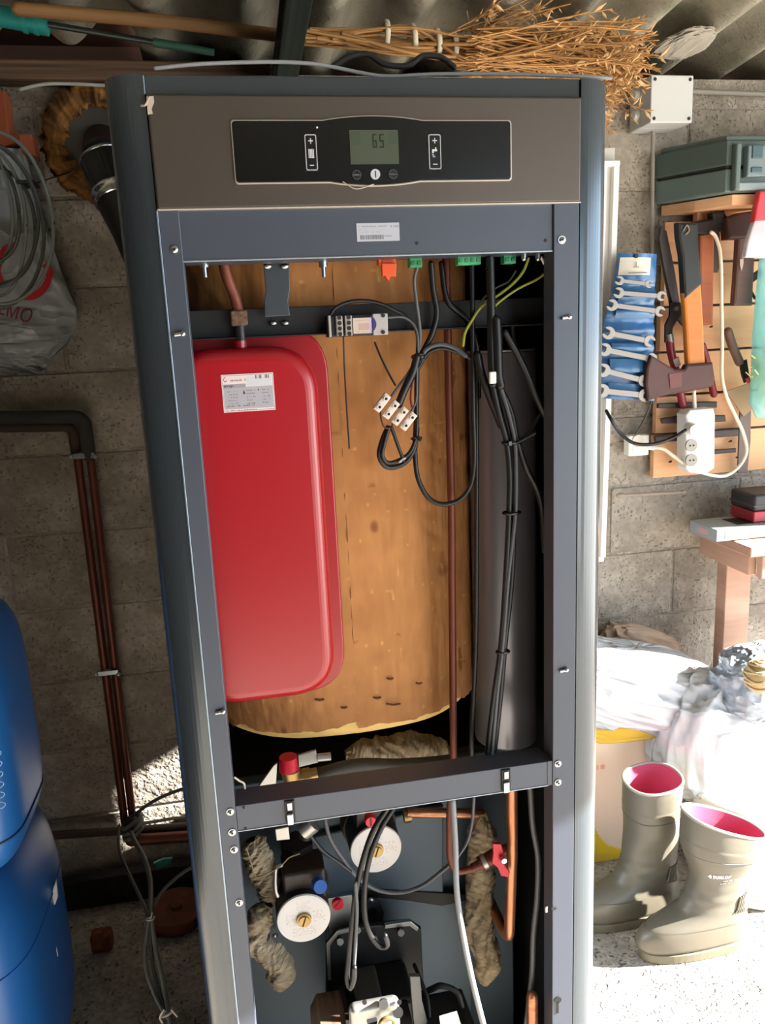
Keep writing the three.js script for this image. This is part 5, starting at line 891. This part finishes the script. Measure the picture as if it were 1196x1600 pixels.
{ // power strip
  const t = thing('power_strip', 'white three-way power strip hanging on the lower board', 'power strip');
  const D = 1.9, a = W(1067, 733, D), b = W(1090, 643, D);
  const g = flat([[1068, 648], [1072, 643], [1105, 640], [1107, 648], [1106, 728], [1094, 736], [1072, 733], [1068, 728]], D, 0.05, 0.006); mesh('casing', g, M.white, t);
  for (const y of [670, 696, 719]) { const p = W(1081, y, D - 0.026); const s = mesh('socket', cyl(V(p.x, p.y, p.z - 0.003), V(p.x, p.y, p.z + 0.0015), 0.0165, 0.0165, 30), S(0x9b968d, 0.6), t); mesh('socket_pin', [cyl(V(p.x - 0.005, p.y, p.z + 0.001), V(p.x - 0.005, p.y, p.z + 0.0022), 0.0025), cyl(V(p.x + 0.005, p.y, p.z + 0.001), V(p.x + 0.005, p.y, p.z + 0.0022), 0.0025)], M.dark, s); }
  mesh('cord_sleeve', cyl(W(1086, 643, D), W(1085, 610, D), 0.006, 0.004), M.cableWhite, t); void a; void b;
  rebase(t);
}
{
  const t = thing('power_plug', 'white plug with a black cord in the top socket of the power strip', 'plug'); const p = W(1080, 670, 1.865);
  mesh('plug_body', cyl(V(p.x, p.y, p.z - 0.008), V(p.x - 0.004, p.y, p.z + 0.025), 0.0165, 0.0125, 26), M.white, t);
  mesh('cord', tube([W(1072, 672, 1.85), W(1050, 685, 1.86), W(1020, 694, 1.86), W(990, 692, 1.87), W(968, 675, 1.88), W(955, 655, 1.88), W(948, 642, 1.9)], 0.0045, 50), M.cable, t); rebase(t);
}
{
  const t = thing('wall_socket', 'white wall socket below the wrench roll with a pale cord plugged in', 'socket'); const a = W(984, 714, 1.95), b = W(1017, 679, 1.95);
  mesh('frame', box(b.x - a.x, b.y - a.y, 0.03, (a.x + b.x) / 2, (a.y + b.y) / 2, -0.97, 0.004), M.white, t);
  const p = W(1004, 690, 1.93); mesh('outlet', cyl(V(p.x, p.y, -0.957), V(p.x, p.y, -0.952), 0.0155, 0.0155, 28), S(0xd8d2c6, 0.5), t);
  mesh('switch', box(0.022, 0.022, 0.004, W(1002, 706, 1.93).x, W(1002, 706, 1.93).y, -0.955, 0.001), M.white, t);
  mesh('plug', cyl(W(1012, 698, 1.93), W(1024, 699, 1.92), 0.008), M.white, t); rebase(t);
}
cable('cream cord from the wall socket to the bottom of the power strip', [[1020, 699], [1036, 701], [1052, 712], [1072, 726]], [1.92, 1.89], 0.0048, M.cableWhite);
cable('long cream cord looping from the power strip up to the hammers', [[1086, 734], [1110, 742], [1135, 743], [1156, 728], [1167, 706], [1163, 680], [1150, 650], [1136, 620], [1129, 590], [1129, 540], [1128, 470], [1127, 410], [1124, 385], [1117, 367], [1112, 363]], [1.885, 1.89], 0.0046, M.cableWhite);
cable('thin dark cord hanging between the wrench roll and the wall socket', [[1020, 622], [1012, 645], [1004, 662], [994, 678]], 1.95, 0.003, S(0x4d5348, 0.7));
{ // nail bar on the wall
  const a = W(970, 774, 1.97), b = W(1068, 769, 1.97); solo('wall_bar', [cyl(a, b, 0.0045), new THREE.SphereGeometry(0.009, 12, 8).scale(1.6, 0.8, 0.8).translate(a.x, a.y, a.z), new THREE.SphereGeometry(0.009, 12, 8).scale(1.2, 0.8, 0.8).translate(b.x, b.y, b.z)], S(0x96897a, 0.8), 'thin rusty rod fixed on the wall below the tool board', 'rod');
}
{ // packet and clear bag at the right edge
  const t = thing('printed_packet', 'red and white printed plastic packet at the right edge of the board', 'packet');
  mesh('packet_top', flat([[1186, 302], [1235, 298], [1240, 340], [1178, 345], [1181, 325]], 1.8, 0.02, 0.004), S(0xd8343f, 0.4), t);
  mesh('packet_front', flat([[1180, 343], [1240, 338], [1240, 402], [1164, 400], [1168, 380], [1174, 360]], 1.8, 0.018, 0.004), S(0xffffff, 0.45, 0, { map: blotch([0.66, 0.62, 0.66], [0.98, 0.95, 0.97], 175, 9) }), t); rebase(t);
  const u = thing('clear_bag', 'green tinted clear plastic bag with straw-like contents hanging at the right edge', 'bag');
  const key = [[1190, 1235, 395], [1184, 1250, 450], [1178, 1255, 520], [1176, 1255, 580], [1172, 1250, 630], [1180, 1240, 652]];
  const ol = (v) => { const q = v * 5, i = Math.min(4, Math.floor(q)), f = q - i; return key[i].map((e, k) => e + (key[i + 1][k] - e) * f); };
  const sf = bagSurface(ol, 1.86, 0.035, 31, 0.012); mesh('film', sheet(50, 50, sf, true), PH(0xbdeef0, 0.2, 0, { transmission: 0.7, thickness: 0, side: THREE.DoubleSide }), u);
  const st = []; for (let k = 0; k < 160; k++) { const p = W(rr(1184, 1240), rr(560, 640), 1.86 + rr(-0.015, 0.015)); st.push(tube([p, p.clone().add(V(rr(-0.03, 0.03), rr(0.0, 0.05), rr(-0.01, 0.01)))], 0.0016, 4, 4)); }
  mesh('contents', join(st), S(0xd6d38a, 0.8), u).userData.kind = 'stuff'; rebase(u);
}
// --- bench ---
{
  const t = thing('workbench', 'old pinkish wooden workbench with a square leg at the right', 'workbench');
  const a = W(1080, 830, 1.965), yT = 0.895; void a;
  mesh('bench_top', boxUV(box(1.3, 0.026, 0.28, 1.225 + 0.65, yT - 0.013, -0.85, 0.004), 1.2), M.pineGrey, t);
  mesh('apron', boxUV(box(1.2, 0.06, 0.022, 1.27 + 0.6, yT - 0.06, -0.735, 0.003), 1.2, 0.3, 0.2), M.pineGrey, t);
  mesh('side_rail', boxUV(box(0.022, 0.06, 0.22, 1.262, yT - 0.056, -0.86, 0.003), 1.2, 0.3, 0.2), M.pineGrey, t);
  for (const [x, z] of [[1.3, -0.88], [2.4, -0.95], [2.4, -0.77]]) mesh('leg', boxUV(box(0.075, yT - 0.026, 0.045, x, (yT - 0.026) / 2, z, 0.003), 1.2, x, z), M.pineGrey, t);
  rebase(t);
}
{
  const t = thing('flat_box', 'flat pale blue-grey carton with printed sides lying on the workbench corner', 'box'); const yB = 0.897, h = 0.032;
  const b = box(0.42, h, 0.12, 0, h / 2, 0, 0.002); const q = new THREE.Matrix4().makeRotationY(0.02).setPosition(1.385, yB, -0.845);
  mesh('carton', b.applyMatrix4(q), S(0x9aa3a6, 0.6), t);
  const top = (x0, x1, z0, z1, c) => mesh('window_print', new THREE.BoxGeometry(x1 - x0, 0.0006, z1 - z0).translate((x0 + x1) / 2, h + 0.0003, (z0 + z1) / 2).applyMatrix4(q), S(c, 0.5), t);
  top(-0.13, -0.02, -0.035, 0.03, 0x2a211c); top(0.04, 0.16, -0.035, 0.03, 0x2a211c);
  mesh('side_print', new THREE.BoxGeometry(0.09, 0.017, 0.0006).translate(-0.14, h / 2, 0.0603).applyMatrix4(q), S(0xd99a9c, 0.6), t); mesh('side_print', new THREE.BoxGeometry(0.06, 0.008, 0.0006).translate(-0.03, h / 2 + 0.002, 0.0603).applyMatrix4(q), S(0x5f8292, 0.6), t); mesh('side_print', new THREE.BoxGeometry(0.0006, 0.014, 0.05).translate(-0.2103, h / 2, 0).applyMatrix4(q), S(0xc9a0a2, 0.6), t); rebase(t);
}
{
  const t = thing('tool_kit_box', 'small black and red plastic box lying on the flat carton', 'box'); const p = W(1166, 800, 1.8), x = 1.30; void p;
  mesh('red_base', box(0.2, 0.03, 0.1, x + 0.1, 0.945, -0.86, 0.004), S(0xa51f35, 0.45), t); mesh('black_lid', box(0.205, 0.045, 0.105, x + 0.1, 0.983, -0.86, 0.008), S(0x23262a, 0.5), t); mesh('lid_band', box(0.207, 0.006, 0.107, x + 0.1, 0.975, -0.86, 0.002), S(0x3a3f44, 0.5), t); rebase(t);
}
// --- bags, sack, bucket ---
function lump(w, h, d, s, amp, f, dir, bot = 0.8) {
  const g = new THREE.SphereGeometry(1, 140, 90), p = g.attributes.position;
  for (let i = 0; i < p.count; i++) {
    const v = V(p.getX(i), p.getY(i), p.getZ(i)), q = v.clone();
    const along = q.dot(dir), ac = q.clone().addScaledVector(dir, -along * 0.75);
    const r1 = 1 - Math.abs(2 * n3(ac, f, s) - 1), r2 = 1 - Math.abs(2 * n3(ac, f * 2.3, s + 20) - 1), n = n3(q, 1.6, s + 40);
    const k = 1 + amp * (r1 - 0.6) * 1.3 + amp * 0.5 * (r2 - 0.6) + amp * 1.2 * (n - 0.5);
    const sq = (t) => Math.sign(t) * Math.abs(t) ** bot;
    p.setXYZ(i, sq(v.x) * k * w / 2, sq(v.y) * k * h / 2, sq(v.z) * k * d / 2);
  }
  g.computeVertexNormals(); return g;
}
const whiteFilm = PH(0xc9cbce, 0.38, 0, { clearcoat: 0.2, clearcoatRoughness: 0.3, bumpMap: crumple, bumpScale: 0.018 });
{
  const t = thing('plastic_sack', 'pale orange and yellow printed plastic sack standing behind the boots', 'sack'), c = V(0.92, 0.225, -0.85);
  mesh('sack_body', lump(0.36, 0.46, 0.16, 51, 0.07, 2.2, V(0.2, 1, 0).normalize(), 0.6).translate(c.x, c.y, c.z), S(0xffffff, 0.5, 0, { map: tex(256, (u, v) => { const n = fbm(u * 4, v * 6, 181, 3); let k = mixc([0.94, 0.80, 0.70], [0.97, 0.88, 0.78], n); if (Math.abs(v - 0.56) < 0.008 && u > 0.2 && u < 0.235 && Math.sin(u * 900) > 0) k = [0.9, 0.62, 0.52]; if (u > 0.08 && v < 0.5 - 4 * (u - 0.2) && u < 0.36) k = [0.93, 0.78, 0.16]; if (v < 0.15 + 0.12 * Math.abs(Math.sin(u * 9))) k = [0.93, 0.80, 0.22]; if (v > 0.74) k = mixc([0.92, 0.80, 0.25], [0.85, 0.6, 0.3], n); if (u > 0.62 && u < 0.7 && v > 0.4) k = [0.82, 0.82, 0.8]; return k; }) }), t);
  mesh('folded_top', lump(0.3, 0.07, 0.12, 53, 0.12, 2.4, V(1, 0, 0), 0.7).translate(c.x + 0.05, c.y + 0.19, c.z + 0.05), S(0xe0b23a, 0.5), t);
  rebase(t);
}
{
  const t = thing('white_bag', 'big crumpled white plastic bag heaped over the sack and bucket', 'bag');
  const dir = V(0.85, -0.5, 0.15).normalize();
  mesh('main_film', lump(0.56, 0.2, 0.24, 61, 0.3, 4.2, dir, 0.8).rotateZ(-0.28).translate(0.96, 0.505, -0.83), whiteFilm, t);
  mesh('hanging_film', lump(0.32, 0.32, 0.2, 67, 0.26, 4.0, V(0.3, -1, 0.1).normalize(), 0.8).rotateZ(-0.2).translate(1.17, 0.375, -0.74), whiteFilm, t);
  rebase(t);
}
solo('paper_bag', lump(0.2, 0.1, 0.09, 71, 0.3, 4.5, V(1, 0.2, 0).normalize(), 0.8).rotateZ(-0.4).translate(1.06, 0.565, -0.945), S(0xb49a83, 0.8), 'crumpled brown paper bag poking up behind the white bag', 'bag');
{
  const t = thing('grey_bag', 'knotted translucent blue-grey plastic bag on the heap below the bench', 'bag'); const p = W(1160, 1064, 1.68);
  mesh('film', lump(0.2, 0.18, 0.16, 81, 0.22, 3.8, V(-0.8, 0.5, 0.2).normalize(), 0.85).translate(p.x + 0.04, p.y - 0.015, p.z - 0.01), PH(0x96a2ae, 0.3, 0, { bumpMap: crumple, bumpScale: 0.02, transmission: 0.15, thickness: 0, clearcoat: 0.3 }), t);
  rebase(t);
  const q = W(1188, 1056, 1.545); const r = thing('twine_ball', 'tan ball of twine sitting on the grey bag', 'twine'); const pts = []; for (let i = 0; i <= 260; i++) { const a = i * 0.41, b = Math.sin(i * 0.063) * 1.35; pts.push(V(Math.cos(a) * Math.cos(b) * 0.035, Math.sin(b) * 0.038, Math.sin(a) * Math.cos(b) * 0.035).add(q)); }
  mesh('core', new THREE.SphereGeometry(0.034, 24, 16).translate(q.x, q.y, q.z), S(0xb59c6c, 0.9), r); mesh('strand', new THREE.TubeGeometry(new THREE.CatmullRomCurve3(pts), 900, 0.0028, 5), S(0xc9b285, 0.85), r); rebase(r);
}
{
  const t = thing('bucket', 'white plastic bucket with a thick rim standing right of the boots', 'bucket'), c = V(1.235, 0, -0.66), H = 0.275;
  mesh('shell', new THREE.LatheGeometry([[0.001, 0.004], [0.13, 0.004], [0.135, 0], [0.138, 0.004], [0.158, H - 0.03], [0.158, H], [0.152, H], [0.15, H - 0.03], [0.131, 0.01], [0.001, 0.01]].map((q) => new THREE.Vector2(...q)), 64).translate(c.x, 0.001, c.z), M.white, t);
  mesh('rim', new THREE.TorusGeometry(0.159, 0.008, 10, 64).rotateX(Math.PI / 2).scale(1, 0.7, 1).translate(c.x, H, c.z), M.white, t);
  mesh('rim_band', new THREE.TorusGeometry(0.157, 0.005, 10, 64).rotateX(Math.PI / 2).translate(c.x, H - 0.03, c.z), M.white, t);
  mesh('contents', lump(0.28, 0.06, 0.28, 91, 0.1, 3, V(1, 0, 0), 0.9).translate(c.x, H - 0.035, c.z), S(0xc9c2b6, 0.8), t);
  rebase(t);
}
// --- rubber boots: toe towards -x ---
function boot(label, x, z, o) {
  const t = thing('rubber_boot', label, 'boot', 'pair of rubber boots'), H = o.h, A = S(o.color ?? 0x635e52, 0.42, 0, { bumpMap: cloth, bumpScale: 0.0008 });
  // horizontal slices: [height, toe-side extent, heel-side extent, half width]
  const K = [[0.0, 0.185, 0.085, 0.044], [0.018, 0.2, 0.09, 0.049], [0.03, 0.203, 0.088, 0.05], [0.05, 0.196, 0.084, 0.05], [0.066, 0.178, 0.08, 0.049], [0.082, 0.138, 0.076, 0.047], [0.098, 0.098, 0.072, 0.046], [0.115, 0.086, 0.072, 0.046], [0.14, 0.074, 0.072, 0.046], [0.18, 0.07, 0.074, 0.047], [0.23, o.w * 0.92, o.w * 0.98, o.dz * 0.95], [H * 0.85, o.w, o.w, o.dz], [H, o.w * 1.03, o.w * 1.03, o.dz]];
  const S4 = (y) => { let i = 0; while (i < K.length - 2 && y > K[i + 1][0]) i++; const a = K[Math.max(0, i - 1)], b = K[i], c = K[i + 1], d = K[Math.min(K.length - 1, i + 2)], f = Math.min(1, Math.max(0, (y - b[0]) / (c[0] - b[0]))); const q = []; for (let k = 1; k < 4; k++) { const m0 = (c[k] - a[k]) / Math.max(0.01, c[0] - a[0]) * (c[0] - b[0]), m1 = (d[k] - b[k]) / Math.max(0.01, d[0] - b[0]) * (c[0] - b[0]); const lim = (m) => Math.max(-0.06, Math.min(0.06, m)); const f2 = f * f, f3 = f2 * f; q.push((2 * f3 - 3 * f2 + 1) * b[k] + (f3 - 2 * f2 + f) * lim(m0) + (-2 * f3 + 3 * f2) * c[k] + (f3 - f2) * lim(m1)); } return q; };
  const pos = (u, y, off = 0) => {
    const [tx, hx, hw] = S4(Math.min(y, H)), a = u * Math.PI * 2, c = Math.cos(a), s = Math.sin(a), e = 0.86; let px = c < 0 ? -(Math.abs(c) ** e) * (tx + off) : (c ** e) * (hx + off), pz = Math.sign(s) * Math.abs(s) ** e * (hw + off);
    const k = y / H; px += o.lean * Math.max(0, k - 0.3) * H; const yy = y + (o.slope * px + (o.slopeZ ?? 0) * pz) * Math.max(0, k - 0.55) / 0.45;
    const cr = 0.0025 * Math.sin(y * 190 + 2 * Math.sin(a)) * Math.exp(-(((y - 0.13) / 0.03) ** 2)) * (c < 0 ? 1 : 0.6) + (Math.abs(y - H * 0.8) < 0.012 ? 0.0018 : 0);
    const v = V(px * (1 + cr * 6), yy, pz * (1 + cr * 10)); v.applyAxisAngle(V(0, 1, 0), o.turn); return v.add(V(x, 0.012, z));
  };
  mesh('shell', join([sheet(72, 110, (u, v) => pos(1 - u, v * H), true)]), A, t);
  mesh('rim', new THREE.TubeGeometry(new THREE.CatmullRomCurve3([...Array(40)].map((_, i) => pos(i / 40, H, -0.002)), true), 120, 0.0036, 8, true), S(0x9a9486, 0.4), t);
  mesh('lining', join([sheet(60, 24, (u, v) => pos(u, H - 0.001 - v * 0.2, -0.0055), true), sheet(60, 4, (u, v) => { const p = pos(u, H - 0.2, -0.0055), c = pos(0, H - 0.2, -0.06).add(pos(0.5, H - 0.2, -0.06)).multiplyScalar(0.5); return p.lerp(c, v); }, true)]), S(0xa94a66, 0.8), t);
  const solePts = (g) => [...Array(64)].map((_, i) => { const p = pos(i / 64, 0.004, g).sub(V(x, 0, z)); return [p.x, -p.z]; });
  mesh('sole', new THREE.ExtrudeGeometry(new THREE.Shape(solePts(0.005).map((q) => new THREE.Vector2(...q))), { depth: 0.018, bevelEnabled: true, bevelSize: 0.002, bevelThickness: 0.002, bevelSegments: 2 }).rotateX(-Math.PI / 2).translate(x, 0.003, z), S(0x69634f, 0.55), t);
  for (let k = 0; k < 9; k++) { const u = 0.055 + k * 0.017; mesh('ankle_rib', tube([pos(u + 0.02, 0.078 + k * 0.002, 0.001), pos(u + 0.008, 0.1, 0.0012), pos(u - 0.004, 0.13, 0.001)].map((p) => p), 0.0026, 10, 6), A, t); }
  for (let k = 0; k < 9; k++) { const u = 1 - 0.095 - k * 0.017; mesh('ankle_rib', tube([pos(u - 0.02, 0.078 + k * 0.002, 0.001), pos(u - 0.008, 0.1, 0.0012), pos(u + 0.004, 0.13, 0.001)], 0.0026, 10, 6), A, t); }
  mesh('shaft_band', new THREE.TubeGeometry(new THREE.CatmullRomCurve3([...Array(40)].map((_, i) => pos(i / 40, H * 0.76, 0)), true), 120, 0.0016, 6, true), A, t);
  mesh('toe_cap', sheet(40, 12, (u, v) => pos(0.5 + (u - 0.5) * 0.62, 0.02 + v * 0.045, 0.0018)), S(0x655f51, 0.36), t);
  if (o.logo) mesh('logo', sheet(24, 8, (u, v) => pos(0.195 + 0.185 * (1 - u), o.logo + v * 0.034 , 0.0012).add(V(0, 0, 0))), S(0xffffff, 0.5, 0, { transparent: true, side: THREE.DoubleSide, map: canvasTex(512, 160, (c) => { c.clearRect(0, 0, 512, 160); c.fillStyle = '#fbf9f2'; c.beginPath(); c.moveTo(14, 40); c.lineTo(60, 14); c.lineTo(74, 40); c.lineTo(60, 66); c.fill(); c.font = 'bold 60px sans-serif'; c.fillText('DUNLOP', 92, 62); scribble(c, 250, 84, 230, 22, 11, '#f4f1e8'); scribble(c, 200, 120, 280, 16, 17, '#efece2'); }) }), t);
  rebase(t);
}
boot('front rubber boot with white maker lettering on the shaft, pink lining', 1.015, -0.475, { h: 0.31, w: 0.1, dz: 0.062, lean: 0.06, slope: -0.42, turn: 0.06, logo: 0.172 });
boot('rear rubber boot half hidden by the front one, pink lining, no lettering in view', 0.915, -0.605, { h: 0.355, w: 0.07, dz: 0.06, lean: 0.02, slope: 0.05, slopeZ: -0.1, turn: 0.1 });
// plaster splash on a roof ridge
solo('plaster_splash', lump(0.1, 0.02, 0.13, 99, 0.4, 4, V(0, 0, 1), 0.9).rotateX(-0.06).translate(1.075, 2.072, -0.84), S(0x9d978b, 0.9), 'pale plaster splash stuck on a roof corrugation above the junction box', 'plaster');

renderer.render(scene, camera);
